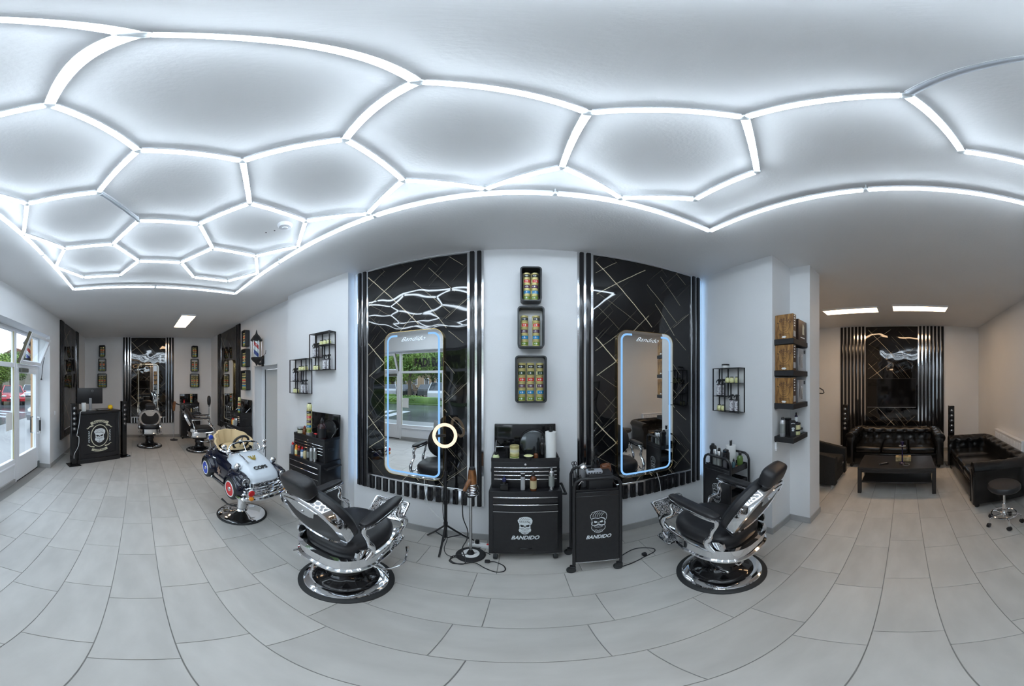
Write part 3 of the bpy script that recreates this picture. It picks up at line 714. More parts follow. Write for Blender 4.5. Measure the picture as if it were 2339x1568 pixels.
    ws = obj('windscreen_frame', G().tube([(.09, -.19, .862), (.05, -.185, .93), (.03, -.12, .965), (.025, 0, .975), (.03, .12, .965), (.05, .185, .93), (.09, .19, .862)], .011, 8, sub=3).tube([(.09, -.19, .868), (.095, 0, .878), (.09, .19, .868)], .008, 6).cyl((.095, 0, .876), (.027, 0, .972), .006, n=6), m_chrome, t)
    obj('windscreen', G().add([(.09, -.18, .872), (.09, .18, .872), (.04, .12, .955), (.04, -.12, .955)], [(0, 1, 2, 3)]), m_cglass, ws, smooth=0)
    # fenders, wheels
    for (x, y, hub, fr) in ((.27, -.255, m_red, 1), (-.33, -.265, m_blue, 0), (.27, .255, m_blue, 1), (-.33, .265, m_red, 0)):
        s_ = 1 if y > 0 else -1
        zc = .555 if fr else .585; xw = x + (.03 if fr else 0)
        arch = []
        for k in range(15):
            th = radians(-8 + 196 * k / 14); cx_, cz_ = cos(th), sin(th)
            q = []
            for (ro, yo) in ((.150, .085), (.158, .03), (.150, -.035), (.132, -.048), (.128, .03), (.128, .085)):
                q.append((xw + ro * cx_ * 1.08, y - s_ * yo, zc + .012 + ro * cz_))
            arch.append(q)
        f = obj('fender', G().add(*loft(arch)), navy, t, smooth=50)
        if fr: obj('fender', G().ell((x + .03, y - s_ * .04, .665), (.175, .07, .085), 20, 12, 0, .8), navy, t)
        else: obj('fender', G().ell((x - .01, y - s_ * .06, .70), (.17, .07, .10), 20, 12, 0, .8), navy, t)
        Wm = Matrix.Translation((xw, y + s_ * .012, zc)) @ Matrix.Rotation(s_ * pi / 2, 4, 'X').inverted()
        wh = obj('wheel', G().lathe([(.075, -.036), (.108, -.040), (.122, -.026), (.125, 0), (.122, .026), (.108, .040), (.078, .038)], 32, M=Wm, cap=False), m_rubber, t)
        obj('wheel_disc', G().lathe([(.084, .030), (.082, .040), (.06, .036), (.03, .038), (0, .040)], 28, M=Wm), hub, wh)
        obj('wheel_rim', G().lathe([(.078, .040), (.084, .044), (.090, .038)], 28, M=Wm, cap=False), m_paper, wh)
        obj('hub_cap', G().lathe([(.026, .038), (.022, .046), (0, .050)], 14, M=Wm), m_chrome, wh)
    for s_ in (-1, 1):
        Hm = Matrix.Translation((.455, s_ * .215, .675)) @ Matrix.Rotation(pi / 2, 4, 'Y')
        h = obj('headlight', G().lathe([(.050, -.05), (.052, 0), (.045, .008)], 20, M=Hm), navy, t)
        obj('lens', G().lathe([(.044, .004), (.035, .014), (0, .018)], 20, M=Hm), m_chromeb, h)
        Lm = Matrix.Translation((.535, s_ * .20, .575)) @ Matrix.Rotation(pi / 2, 4, 'Y')
        l = obj('bumper_lamp', G().lathe([(.040, -.03), (.043, 0), (.036, .006)], 20, M=Lm), m_chrome, t)
        obj('lens', G().lathe([(.036, .003), (.028, .014), (0, .018)], 20, M=Lm), m_red if s_ < 0 else m_blue, l)
        im = Matrix.Translation((.545, s_ * .20, .515)) @ Matrix.Rotation(pi / 2, 4, 'Y')
        obj('indicator', G().lathe([(.022, -.02), (.022, .004), (0, .014)], 14, M=im), m_orange, t)
        # spot lamps on the scuttle
        gs = G().ell((.12, s_ * .225, .90), (.026, .031, .031), 14, 10).cyl((.11, s_ * .22, .83), (.12, s_ * .225, .89), .008, n=6)
        obj('spot_lamp', gs, m_chrome, t)
        obj('spot_lamp', G().ell((.30, s_ * .215, .79), (.028, .038, .038), 14, 10).cyl((.28, s_ * .21, .74), (.30, s_ * .21, .78), .009, n=6), m_chrome, t)
        gs = G().cyl((-.43, s_ * .20, .82), (-.44, s_ * .21, .93), .011, n=8).lathe([(.03, -.04), (.042, -.02), (.044, .02), (.036, .025)], 18, M=Matrix.Translation((-.43, s_ * .21, .955)) @ Matrix.Rotation(pi / 2, 4, 'Y'))
        bl = obj('beacon', gs, m_chrome, t)
        obj('lens', G().lathe([(.034, .02), (.026, .034), (0, .04)], 18, M=Matrix.Translation((-.43, s_ * .21, .955)) @ Matrix.Rotation(pi / 2, 4, 'Y')), m_blue if s_ < 0 else m_red, bl)
        obj('mirror', G().tube([(.10, s_ * .20, .87), (.08, s_ * .25, .94)], .008, 6).ell((.08, s_ * .255, .955), (.018, .032, .028), 12, 8), m_chrome, t)
        obj('exhaust_pipe', G().cyl((-.20, s_ * .27, .50), (.12, s_ * .27, .505), .022, n=12).ell((-.21, s_ * .27, .50), (.03, .028, .028)), m_chrome, t)
        star = [((.055 if k % 2 == 0 else .026) * cos(pi / 2 + k * pi / 6), (.055 if k % 2 == 0 else .026) * sin(pi / 2 + k * pi / 6)) for k in range(12)]
        obj('star_decal', G().prism(star, 0, .002), mat('star_bronze', (.42, .28, .20), .4, .5), t, (-.06, s_ * .259, .63), (pi / 2, 0, 0 if s_ < 0 else pi))
        obj('door_handle', G().tube([(-.20, s_ * .262, .765), (-.17, s_ * .275, .768), (-.13, s_ * .262, .765)], .008, 6), m_chrome, t)
    # grille and bumper
    for (z, x, hw) in ((.60, .50, .235), (.575, .515, .24), (.545, .52, .25), (.50, .535, .26)):
        r_ = .013 if z > .51 else .022
        obj('bumper_bar', G().tube([(x - .16, -hw - .02, z + .01), (x - .05, -hw + .01, z), (x, -hw * .6, z), (x + .02, 0, z), (x, hw * .6, z), (x - .05, hw - .01, z), (x - .16, hw + .02, z + .01)], r_, 8, sub=3), m_chrome, t)
    obj('grille', G().rbox(.44, .50, -.16, .16, .59, .655, .015, 2), m_chrome, t)
    for y in (-.12, -.07, -.02, .03, .08): obj('grille_slot', G().box(.498, .502, y, y + .032, .625, .637), m_black, t, smooth=0)
    pl = obj('number_plate', G().rbox(.552, .562, -.085, .085, .475, .53, .006, 1), m_chrome, t)
    obj('plate_field', G().box(.5615, .563, -.075, .075, .482, .523), mat('plate_grey', (.33, .34, .35), .5), pl, smooth=0)
    obj('lettering', text_mesh('CLASSIC', .030, m_black, sx=.9), None, pl, (.5635, 0, .5025), (pi / 2, 0, pi / 2))
    return t
car_chair((-2.52, 1.13, 0), radians(5))
# ================================================================== EMBLEM (bearded skull with swept-back hair)
def skull(g, s, z=0.0, line=False, M=None):
    """flat print in local xy, about s tall; material 0 = light, 1 = dark"""
    def sc(P): return [(x * s, y * s) for x, y in P]
    hair = [(-.30, .15), (-.34, .24), (-.35, .33), (-.29, .38), (-.27, .44), (-.17, .475), (-.05, .50), (.10, .50), (.23, .465), (.32, .40), (.365, .29), (.35, .17), (.29, .06), (.27, .14), (.235, .19), (.12, .215), (0, .18), (-.14, .21), (-.24, .195)]
    face = [(-.27, .18), (-.28, .08), (-.25, .0), (-.28, -.06), (-.25, -.12), (-.12, -.13), (0, -.08), (.12, -.13), (.25, -.12), (.28, -.06), (.25, 0), (.28, .08), (.27, .13), (.12, .205), (0, .17), (-.14, .20)]
    beard = [(-.27, -.13), (-.30, -.24), (-.26, -.34), (-.20, -.37), (-.17, -.44), (-.08, -.465), (0, -.50), (.08, -.465), (.17, -.44), (.20, -.37), (.26, -.34), (.30, -.24), (.27, -.13), (.14, -.145), (0, -.10), (-.14, -.145)]
    eyeL = [(-.23, .045), (-.20, .085), (-.05, .035), (-.035, -.01), (-.09, -.055), (-.19, -.045)]
    nose = [(-.035, -.035), (0, .01), (.035, -.035), (.02, -.075), (-.02, -.075)]
    mus = [(-.20, -.19), (-.10, -.155), (0, -.185), (.10, -.155), (.20, -.19), (.14, -.22), (0, -.235), (-.14, -.22)]
    lw = .016 * s
    if line:
        for P in (hair, face, beard): g.ribbon(sc(P), lw * 1.3, z, 0, M, True)
        for k in range(5): g.ribbon(sc([(-.24 + .09 * k, .25), (-.22 + .10 * k, .36), (-.12 + .095 * k, .46 - .012 * k)]), lw, z, 0, M)
        g.flat(sc([(-.20, .03), (-.17, .075), (-.05, .04), (-.06, -.01), (-.16, -.02)]), z, 0, M); g.flat(sc([(.20, .03), (.17, .075), (.05, .04), (.06, -.01), (.16, -.02)]), z, 0, M)
        g.ribbon(sc(nose), lw, z, 0, M, True); g.ribbon(sc(mus), lw, z, 0, M, True)
        for r_ in (.20, .14, .08): g.ribbon(sc([(r_ * cos(a), -.33 + r_ * .8 * sin(a)) for a in [pi + pi * k / 8 for k in range(9)]]), lw, z, 0, M)
        for sg in (-1, 1): g.ribbon(sc([(sg * .26, -.02), (sg * .31, .02), (sg * .30, -.09), (sg * .26, -.10)]), lw, z, 0, M)
        return g
    for P in (hair, face, beard): g.flat(sc(P), z, 0, M)
    z2 = z + .0006
    g.flat(sc(eyeL), z2, 1, M); g.flat(sc([(-x, y) for x, y in eyeL]), z2, 1, M); g.flat(sc(nose), z2, 1, M); g.ribbon(sc(mus), lw, z2, 1, M, True)
    for k in range(5): g.ribbon(sc([(-.25 + .09 * k, .22), (-.24 + .10 * k, .34), (-.13 + .095 * k, .445 - .012 * k)]), lw, z2, 1, M)
    g.ribbon(sc([(-.28, .235), (-.12, .25), (0, .222), (.14, .25), (.26, .22)]), lw, z2, 1, M)
    for r_ in (.22, .155, .09): g.ribbon(sc([(r_ * cos(a), -.30 + r_ * .85 * sin(a)) for a in [pi + pi * k / 8 for k in range(9)]]), lw * .9, z2, 1, M)
    g.ribbon(sc([(0, -.24), (.0, -.48)]), lw * .8, z2, 1, M)
    return g

# ================================================================== TOOL CABINETS
def tool_cabinet(label, loc, rz, emblem=False, group='black steel tool cabinets'):
    """two-piece roller cabinet with open lid; local -y is the front, origin at the floor under its middle"""
    t = thing('tool_cabinet', label, 'tool cabinet', loc, rz, group)
    W, D = .28, .155
    b = obj('lower_body', G().rbox(-W, W, -D, D, .09, .775, .008, 2), m_steel, t)
    for k, z in enumerate((.715, .645)):
        d = obj('drawer', G().rbox(-W + .035, W - .035, -D - .006, -D + .01, z - .052, z + .012, .003, 1), m_steel, t)
        obj('handle', G().rbox(-W + .035, W - .035, -D - .016, -D - .004, z + .002, z + .012, .003, 1), m_chrome, d)
    dr = obj('door', G().rbox(-W + .035, W - .035, -D - .006, -D + .01, .125, .575, .004, 1), m_steel, t)
    obj('door_edge', G().box(-W + .035, W - .035, -D - .008, -D - .004, .577, .583), m_chromeb, dr, smooth=0)
    obj('door_grip', G().rbox(-.05, .05, -D - .012, -D - .004, .165, .175, .003, 1), m_blackg, dr)
    if emblem:
        e = obj('emblem', skull(G(), .195), [m_print, m_black], dr, (-.005, -D - .0068, .435), XZ, smooth=0); e.scale = (.80, 1, 1)
        obj('lettering', text_mesh('BANDIDO', .060, m_print, shear=.35, offset=.0018, sx=.76), None, dr, (-.005, -D - .0068, .302), XZ)
    u = obj('upper_chest', G().rbox(-W + .012, W - .012, -D + .065, D - .01, .775, 1.015, .006, 2), m_steel, t)
    y = -D + .065
    for z in (.965, .932, .898, .862):
        d = obj('drawer', G().rbox(-W + .035, W - .035, y - .004, y + .01, z - .026, z + .006, .002, 1), m_steel, t)
        obj('handle', G().rbox(-W + .035, W - .035, y - .012, y - .003, z - .003, z + .005, .002, 1), m_chrome, d)
    obj('lock', G().lathe([(.009, 0), (.009, .005), (.004, .006), (0, .006)], 12, M=Matrix.Translation((0, y, .995)) @ Matrix.Rotation(pi / 2, 4, 'X')), m_chrome, t)
    V, F = ring_plate([(-W + .012, y), (W - .012, y), (W - .012, D - .01), (-W + .012, D - .01)], [(-W + .02, y + .008), (W - .02, y + .008), (W - .02, D - .018), (-W + .02, D - .018)], 1.014, 1.045)
    obj('tray_rim', G().add(V, F), m_steel, t, smooth=0)
    lid = obj('lid', G().rbox(-W + .012, W - .012, -.012, .012, 0, .245, .006, 2), m_blackg, t, (0, D - .012, 1.045), (radians(-1.5), 0, 0))
    for s_ in (-1, 1):
        obj('lid_strut', G().cyl((s_ * (W - .03), y + .12, 1.045), (s_ * (W - .03), D - .02, 1.14), .004, n=6), m_chromeb, t)
        obj('side_grip', G().rbox(s_ * (W - .008) - .006, s_ * (W - .008) + .006, -.04, .05, .90, .935, .008, 2), m_black, t)
        for yy in (-D + .04, D - .04):
            c = obj('caster', G().lathe([(.012, -.018), (.038, -.016), (.040, 0), (.038, .016), (.012, .018)], 18, M=Matrix.Translation((s_ * (W - .05), yy, .0405)) @ Matrix.Rotation(pi / 2, 4, 'Y')), m_rubber, t)
            obj('caster_fork', G().rbox(s_ * (W - .05) - .024, s_ * (W - .05) + .024, yy - .02, yy + .02, .058, .092, .006, 1), m_chrome, c)
    obj('push_bar', G().tube([(W, -.10, .72), (W + .035, -.11, .72), (W + .035, .11, .72), (W, .10, .72)], .011, 8), m_black, t)
    return t
tool_cabinet('black tool cabinet printed with a white bearded skull, between the two mirrors', (.028, 1.985, 0), 0, True)
tool_cabinet('black tool cabinet on the white pier, topped by a tower of pomade tins', (-2.105, 1.84, 0), 0)
tool_cabinet('black tool cabinet on the mirror wall beside the grey recessed door', (-4.56, 1.985, 0), 0)
tool_cabinet('black tool cabinet on the back wall beside the far barber chair', (-6.92, 1.46, 0), pi / 2)

# ================================================================== ROLLING TROLLEYS
def trolley(label, loc, rz, tilt_logo=False):
    t = thing('trolley', label, 'trolley', loc, rz, 'black rolling trolleys')
    W, D, H = .165, .135, .955
    for s_ in (-1, 1):
        y = s_ * D
        P = [(-W, y, .10), (-W, y, H - .06), (-W + .015, y, H - .022), (-W + .05, y, H), (W - .05, y, H), (W - .015, y, H - .022), (W, y, H - .06), (W, y, .10)]
        obj('frame_loop', G().tube(P, .0125, 10), m_black, t)
        for sx_ in (-1, 1):
            c = obj('caster', G().lathe([(.010, -.014), (.033, -.013), (.035, 0), (.033, .013), (.010, .014)], 16, M=Matrix.Translation((sx_ * W - .02, y, .0355)) @ Matrix.Rotation(pi / 2, 4, 'X')), m_rubber, t)
            obj('caster_fork', G().rbox(sx_ * W - .03, sx_ * W + .012, y - .020, y + .020, .05, .088, .008, 2).cyl((sx_ * W, y, .08), (sx_ * W, y, .12), .010, n=8), m_black, c)
    fp = obj('front_panel', G().rbox(-W + .012, W - .012, -D - .004, -D + .004, .135, .845, .002, 1), m_steel, t)
    obj('panel_fold', G().rbox(-W + .012, W - .012, -D - .007, -D + .004, .805, .812, .002, 1), m_steel, fp)
    for y in (-D, D): obj('bottom_rail', G().cyl((-W, y, .128), (W, y, .128), .006, n=8), m_chromeb, t)
    e = obj('emblem', skull(G(), .215, 0, True), [m_print, m_black], fp, (.004, -D - .0048, .565), XZ, smooth=0); e.scale = (.76, 1, 1)
    obj('lettering', text_mesh('BANDIDO', .052, m_print, shear=.35, offset=.0015, sx=.74), None, fp, (.004, -D - .0048, .415), XZ)
    for k, z in enumerate((.80, .64, .49, .34, .18)):
        tr = obj('tray', G().rbox(-W + .014, W - .014, -D + .008, D - .008, z - .004, z + .004, .002, 1).box(-W + .014, W - .014, D - .014, D - .008, z, z + .06).box(-W + .014, W - .014, -D + .008, -D + .014, z, z + .06)
            .box(-W + .014, -W + .019, -D + .01, D - .01, z, z + .06 if k else z + .05).box(W - .019, W - .014, -D + .01, D - .01, z, z + .06), m_steel, t, smooth=0)
    return t
trolley('black trolley with white skull print beside the skull tool cabinet', (.535, 1.745, 0), radians(-7))
trolley('black trolley with skull print below the wire shelf in the corner', (1.735, 1.555, 0), -pi / 2)

# ================================================================== DISPLAY BOXES AND POMADE TINS
tin_cols = {'black': (.02, .022, .02), 'dark green': (.02, .05, .025), 'red': (.62, .05, .04), 'purple': (.09, .035, .08), 'blue': (.01, .22, .48), 'green': (.16, .26, .03)}
TIN = {}
def make_tin(col):
    m = mat('tin_label_' + col.replace(' ', '_'), tin_cols[col], .4)
    g = G()
    prof = [(.030, 0), (.033, .002), (.033, .008), (.033, .036), (.032, .037), (.0335, .039), (.0335, .052), (.031, .0545), (.012, .0545), (0, .0545)]
    n = 20; V = []; F = []; mi = []
    for r, z in prof:
        for k in range(n): a = 2 * pi * k / n; V.append((r * cos(a), r * sin(a), z))
    for i in range(len(prof) - 1):
        for k in range(n):
            k2 = (k + 1) % n; F.append((i * n + k, i * n + k2, (i + 1) * n + k2, (i + 1) * n + k))
            fr = n * .58 <= k < n * .92
            mi.append(0 if i != 2 else (2 if fr else 1))
    F.append(tuple(range(n - 1, -1, -1))); mi.append(0)
    g.v = V; g.f = F; g.m = mi
    me = bpy.data.meshes.new('pomade_tin'); me.from_pydata(V, [], F)
    for q in (m_tin, m_tincream, m): me.materials.append(q)
    me.polygons.foreach_set('material_index', mi); me.polygons.foreach_set('use_smooth', [True] * len(F)); me.set_sharp_from_angle(angle=radians(38))
    lb = G()
    for dx, w_, h_ in ((-.012, .008, .005), (0.002, .007, .014), (.012, .006, .003)):
        P = []
        for zz in (.022 - h_ / 2, .022 + h_ / 2):
            for xx in (dx - w_ / 2, dx + w_ / 2): P.append((xx, -sqrt(.0336 ** 2 - xx * xx), zz))
        lb.add([P[0], P[1], P[3], P[2]], [(0, 1, 2, 3)])
    lm = bpy.data.meshes.new('print'); lm.from_pydata(lb.v, [], lb.f); lm.materials.append(m_print)
    return me, lm
for c in tin_cols: TIN[c] = make_tin(c)
def tin_at(col, wx, rz, desc, detail=True, shade=''):
    o = obj('pomade_tin', TIN[col][0], None, None, wx, (0, 0, rz + random.uniform(-.25, .25)))
    tag(o, f'{col}-label gold tin in the {desc}', 'tin', f'pomade tins in the {desc}')
    if detail: obj('print', TIN[col][1], None, o)
    return o
SEQ5 = ['black', 'red', 'purple', 'blue', 'green']; SEQ6 = ['black', 'dark green', 'red', 'purple', 'blue', 'green']
def display_boxes(x, y, rz, where, detail=True, third=True):
    """three trays of rising size hung on a wall at (x, y), facing local -y"""
    for (size, w, z0, z1, cols, seq) in (('small', .185, 2.375, 2.72, (-.034, .034), SEQ5), ('medium', .23, 1.957, 2.327, (-.055, .045), SEQ5), ('large', .272, 1.484, 1.888, (-.080, -.004, .076), SEQ6)):
        h = z1 - z0; dsc = f'{size} box {where}'
        t = thing('display_box', f'{size} black rounded {"wall " if 0 else ""}display box of pomade tins {where}', 'display box', (x, y, (z0 + z1) / 2), rz, 'black wall display boxes')
        V, F = ring_plate(rrect(w, h, .03, 5), rrect(w - .026, h - .026, .02, 5), .004, .105)
        obj('frame', G().add(V, F), mat('charcoal_plastic', (.028, .032, .036), .45), t, rot=XZ)
        obj('back', G().prism(rrect(w - .006, h - .006, .028, 5), .002, .008), m_blackm if size == 'small' else m_wall, t, rot=XZ)
        c, s_ = cos(rz), sin(rz)
        for cx in cols:
            for k, col in enumerate(reversed(seq)):
                lx, ly = cx + random.uniform(-.002, .002), -.058
                tin_at(col, (x + c * lx - s_ * ly, y + s_ * lx + c * ly, z0 + .0135 + k * .0548), rz, dsc, detail)
display_boxes(.078, YM, 0, 'between the two marble mirror panels')
display_boxes(XL, -1.07, pi / 2, 'on the back wall above the reception desk', False)
display_boxes(XL, 1.635, pi / 2, 'on the back wall above a tool cabinet', False)
display_boxes(-4.52, YM, 0, 'beside the barber pole lamp', False)

# ================================================================== BOTTLES AND SMALL GOODS (builders)
def spray_bottle(label, loc, rz=0, group=None, col=None):
    m_lab = mat('spray_label', (.55, .56, .60), .4)
    if not m_lab.node_tree.nodes.get('sp'):
        n = nd(m_lab, 'ShaderNodeTexNoise'); n.name = 'sp'; n.inputs['Scale'].default_value = 55; r = nd(m_lab, 'ShaderNodeValToRGB'); tcd = nd(m_lab, 'ShaderNodeTexCoord')
        r.color_ramp.elements[0].position = .42; r.color_ramp.elements[1].position = .52; r.color_ramp.elements[0].color = (.30, .26, .30, 1); r.color_ramp.elements[1].color = (.70, .71, .74, 1)
        ln(m_lab, tcd.outputs['Object'], n.inputs['Vector']); ln(m_lab, n.outputs['Fac'], r.inputs[0]); ln(m_lab, r.outputs[0], bsdf(m_lab).inputs['Base Color'])
    g = G().cyl((0, 0, .124), (0, 0, .158), .009, n=10).rbox(-.014, .026, -.010, .010, .158, .180, .005, 2).tube([(-.010, 0, .166), (-.030, 0, .162), (-.040, 0, .140)], [.007, .006, .004], 6).cyl((.026, 0, .170), (.034, 0, .170), .006, n=8)
    return item('spray_bottle', label, 'spray bottle', loc, [('body', [(.024, .010), (.024, .120)], m_lab), ('base', [(.0265, 0), (.0265, .010), (.024, .011)], m_black), ('shoulder', [(.026, .119), (.026, .126), (.012, .131)], m_black), ('trigger_head', g, m_black)], group, rz)
def jar(label, loc, group=None, r=.028, h=.055):
    return item('hair_product_jar', label, 'jar', loc, [('body', [(r * .72, 0), (r * .95, h * .12), (r, h * .35), (r * .98, h * .58), (r * .72, h * .86)], m_yellow), ('lid', [(r * .66, h * .85), (r * .66, h), (0, h)], m_black)], group)
def can(label, loc, m=m_silver, r=.025, h=.19, cap=m_black, group=None, rz=0, name='spray_can'):
    return item(name, label, 'can', loc, [('body', [(r * .95, 0), (r, .004), (r, h * .82), (r * .75, h * .87), (r * .6, h * .875)], m), ('cap', [(r * .55, h * .87), (r * .55, h * .96), (r * .4, h), (0, h)], cap), ('label_band', [(r * 1.01, h * .18), (r * 1.01, h * .66)], mat('can_print', (.30, .32, .31), .4, .4))], group, rz)
def bottle(label, loc, m, cap=m_black, r=.024, h=.16, lab=None, neck=.45, group=None, name='bottle'):
    P = [('body', [(r * .92, 0), (r, .004), (r, h * .62), (r * .8, h * .70), (r * neck, h * .76), (r * neck, h * .80)], m), ('cap', [(r * neck * 1.15, h * .78), (r * neck * 1.15, h * .9), (r * neck * .6, h * .94), (r * neck * .5, h), (0, h)], cap)]
    if lab: P.append(('label_band', [(r * 1.015, h * .12), (r * 1.015, h * .55)], lab))
    return item(name, label, 'bottle', loc, P, group)
def paper_roll(label, loc, r=.052, h=.235):
    V, F = loft([[(q * cos(a), q * sin(a), z) for a in [2 * pi * k / 28 for k in range(28)]] for q, z in ((r, 0), (r, h), (.02, h), (.02, h - .03))])
    return item('paper_roll', label, 'paper roll', loc, [('paper', G().add(V, F), m_paper), ('core', [(.008, 0), (.008, h + .04), (0, h + .045)], m_blackm), ('core_loop', G().tube([(-.012, 0, h), (-.014, 0, h + .05), (.014, 0, h + .05), (.012, 0, h)], .004, 6), m_black)])
# ================================================================== WIRE SHELVES
def wire_shelf(label, loc, rz):
    """open black metal frame with staggered shelves; local x 0..w along the wall, -y out, z 0..h"""
    t = thing('wire_shelf', label, 'wall shelf', loc, rz, 'black wire wall shelves')
    w, d, h, q = .36, .108, .457, .005
    def bar(x0, x1, y0, y1, z0, z1, nm='bar'): obj(nm, G().box(x0, x1, y0, y1, z0, z1), m_black, t, smooth=0)
    for x in (0, w - 2 * q):
        for y in (-d, -2 * q): bar(x, x + 2 * q, y, y + 2 * q, 0, h, 'upright')
    for z in (0, h - .004): obj('shelf_board', G().box(0, w, -d, 0, z, z + .005), m_black, t, smooth=0)
    obj('shelf_board', G().box(0, w * .47, -d, 0, .158, .163), m_black, t, smooth=0)
    obj('shelf_board', G().box(w * .36, w, -d, 0, .298, .303), m_black, t, smooth=0)
    for y in (-d, -2 * q):
        bar(w * .36, w * .36 + 2 * q, y, y + 2 * q, .163, h, 'upright'); bar(w * .47, w * .47 + 2 * q, y, y + 2 * q, 0, .30, 'upright')
    return t
def stock(x, y, z, rz, where, top=False):
    c, s_ = cos(rz), sin(rz)
    def W(lx, ly, lz): return (x + c * lx - s_ * ly, y + s_ * lx + c * ly, z + lz)
    gs, gj = f'spray bottles on the {where}', f'yellow jars on the {where}'
    for (lx, lz, pos) in ((.045, .163, 'upper left bay'), (.100, .163, 'upper left bay'), (.225, .005, 'bottom right bay'), (.295, .005, 'bottom right bay')):
        spray_bottle(f'spray bottle in the {pos} of the {where}', W(lx, -.055, lz), rz, gs)
    for (lx, lz, pos) in ((.165, .303, 'upper right board'), (.225, .303, 'upper right board'), (.295, .303, 'upper right board'), (.045, .005, 'bottom left bay'), (.105, .005, 'bottom left bay')):
        jar(f'yellow jar on the {pos} of the {where}', W(lx, -.05, lz), gj, .026, .064)
A1 = 'upper wire shelf on the pier'; A2 = 'lower wire shelf on the pier'; A3 = 'wire shelf by the corner trolley'
wire_shelf('upper of two joined black wire shelves on the white pier, filled with bottles', (-2.329, 2.06, 1.80), 0); stock(-2.329, 2.06, 1.80, 0, A1)
wire_shelf('lower of two joined black wire shelves on the white pier, filled with bottles', (-2.75, 2.06, 1.504), 0); stock(-2.75, 2.06, 1.504, 0, A2)
wire_shelf('black wire shelf of bottles on the side wall above the corner trolley', (1.97, 1.873, 1.348), -pi / 2); stock(1.97, 1.873, 1.348, -pi / 2, A3)
item('cream_tub', 'low white tub with black lid on top of the corner wire shelf', 'tub', (1.925, 1.74, 1.8055), [('body', [(.038, 0), (.04, .003), (.04, .03)], m_paper), ('lid', [(.042, .029), (.042, .042), (.038, .045), (0, .045)], m_black)])

# ================================================================== CORNER SHELVES WITH PRODUCT BOXES
m_wood = noise_var(mat('wood_print', rough=0.45), (0.13, 0.05, 0.015), (0.50, 0.27, 0.08), 22, detail=6, stretch=(1.6, 1.6, .32))
m_brown = mat('dark_brown', (.06, .03, .02), .45)
SX0, SX1, SY0, SY1 = 2.005, 2.34, .984, 1.19
tops = (2.07, 1.77, 1.458, 1.132)
wordz = ('top', 'second', 'third', 'bottom')
for k, z in enumerate(tops):
    s_ = obj('corner_shelf', G().rbox(SX0, SX1, SY0, SY1, z - .052, z, .003, 1), m_blackm); tag(s_, f'{wordz[k]} black floating corner shelf in the column of four on the partition', 'shelf', 'black corner shelves')
    obj('wall_bracket', G().box(SX0 + .01, SX1 - .002, SY1 - .012, SY1 - .001, z - .06, z - .0521), m_blackm, s_, smooth=0)
for k in range(3):
    z = tops[k]; w_ = wordz[k]
    t = thing('product_box', f'wood-patterned product box with dark emblem on the {w_} corner shelf', 'box', (SX0 + .036, 1.087, z), -pi / 2, 'wood-patterned product boxes')
    # local -y faces the room (-X); local x runs toward -Y
    bxg = G().rbox(-.096, .096, -.030, .030, 0, .242, .003, 1)
    obj('carton', bxg, m_wood, t)
    obj('side_panel', G().box(.0955, .0968, -.028, .030, .004, .238), m_brown, t, smooth=0)
    for j in range(5): obj('side_stripe', G().box(.0968, .0974, -.012, .012, .12 + j * .025, .131 + j * .025), m_paper, t, smooth=0)
    obj('side_panel', G().box(.0968, .0974, -.022, .022, .02, .075), mat('grey_label', (.42, .42, .42), .5), t, smooth=0)
    obj('emblem', skull(G(), .085, 0, True), [m_brown, m_brown], t, (.0, -.0306, .122), XZ, smooth=0)
    arc = [(.062 * cos(a), .062 * sin(a)) for a in [radians(35 + 110 * i / 10) for i in range(11)]]
    obj('emblem_ring', G().ribbon([(.058 * cos(a), .058 * sin(a)) for a in [2 * pi * i / 28 for i in range(28)]], .003, 0, closed=True), m_brown, t, (0, -.0306, .122), XZ, smooth=0)
    for i, chh in enumerate('BANDIDO'):
        a = radians(150 - 120 * i / 6)
        obj('lettering', text_mesh(chh, .024, m_brown, offset=.0008), None, t, (.072 * cos(a), -.0306, .122 + .072 * sin(a)), (pi / 2, -(a - pi / 2), 0))
    obj('lettering', text_mesh('HAIR DRYER', .021, m_brown), None, t, (0, -.0306, .046), XZ)
    obj('rule', G().box(-.062, .062, -.0309, -.0304, .033, .035), m_brown, t, smooth=0)
    star = [((.018 if j % 2 == 0 else .012) * cos(pi * j / 6) * 1.6, (.018 if j % 2 == 0 else .012) * sin(pi * j / 6) * .7) for j in range(12)]
    obj('sticker', G().flat(star), m_paper, t, (0, -.0307, .018), XZ, smooth=0)
# slimmer boxes beside them
t = thing('product_box', 'dark brown product box with a pale figure on the top corner shelf', 'box', (2.225, 1.03, tops[0]))
obj('carton', G().rbox(-.10, .10, -.04, .04, 0, .215, .003, 1), mat('dark_box', (.045, .028, .022), .35), t)
obj('picture', G().flat([(-.02, -.05), (.03, -.05), (.022, 0), (.028, .03), (.008, .055), (-.01, .06), (-.018, .02)]), m_cream, t, (.01, -.0405, .12), XZ, smooth=0)
obj('lettering', G().box(-.05, .05, -.0412, -.0402, .03, .04), m_paper, t, smooth=0)
for k in (1, 2):
    t = thing('product_box', f'silver grey clipper box on the {wordz[k]} corner shelf', 'box', (2.235, 1.03, tops[k]), 0, 'silver clipper boxes')
    obj('carton', G().rbox(-.092, .092, -.03, .03, 0, .225, .003, 1), m_silver, t)
    obj('picture', G().rbox(-.018, .018, -.033, -.0305, .035, .165, .012, 2), m_chromeb, t)
    obj('logo_patch', G().box(.035, .075, -.0312, -.0303, .18, .215), m_black, t, smooth=0)
    obj('lettering', text_mesh('CLIPPER', .022, m_black), None, t, (-.062, -.0306, .10), (pi / 2, -pi / 2, 0))
zb = tops[3]
can('silver spray can with black nozzle on the bottom corner shelf', (2.045, 1.12, zb), h=.19, r=.028)
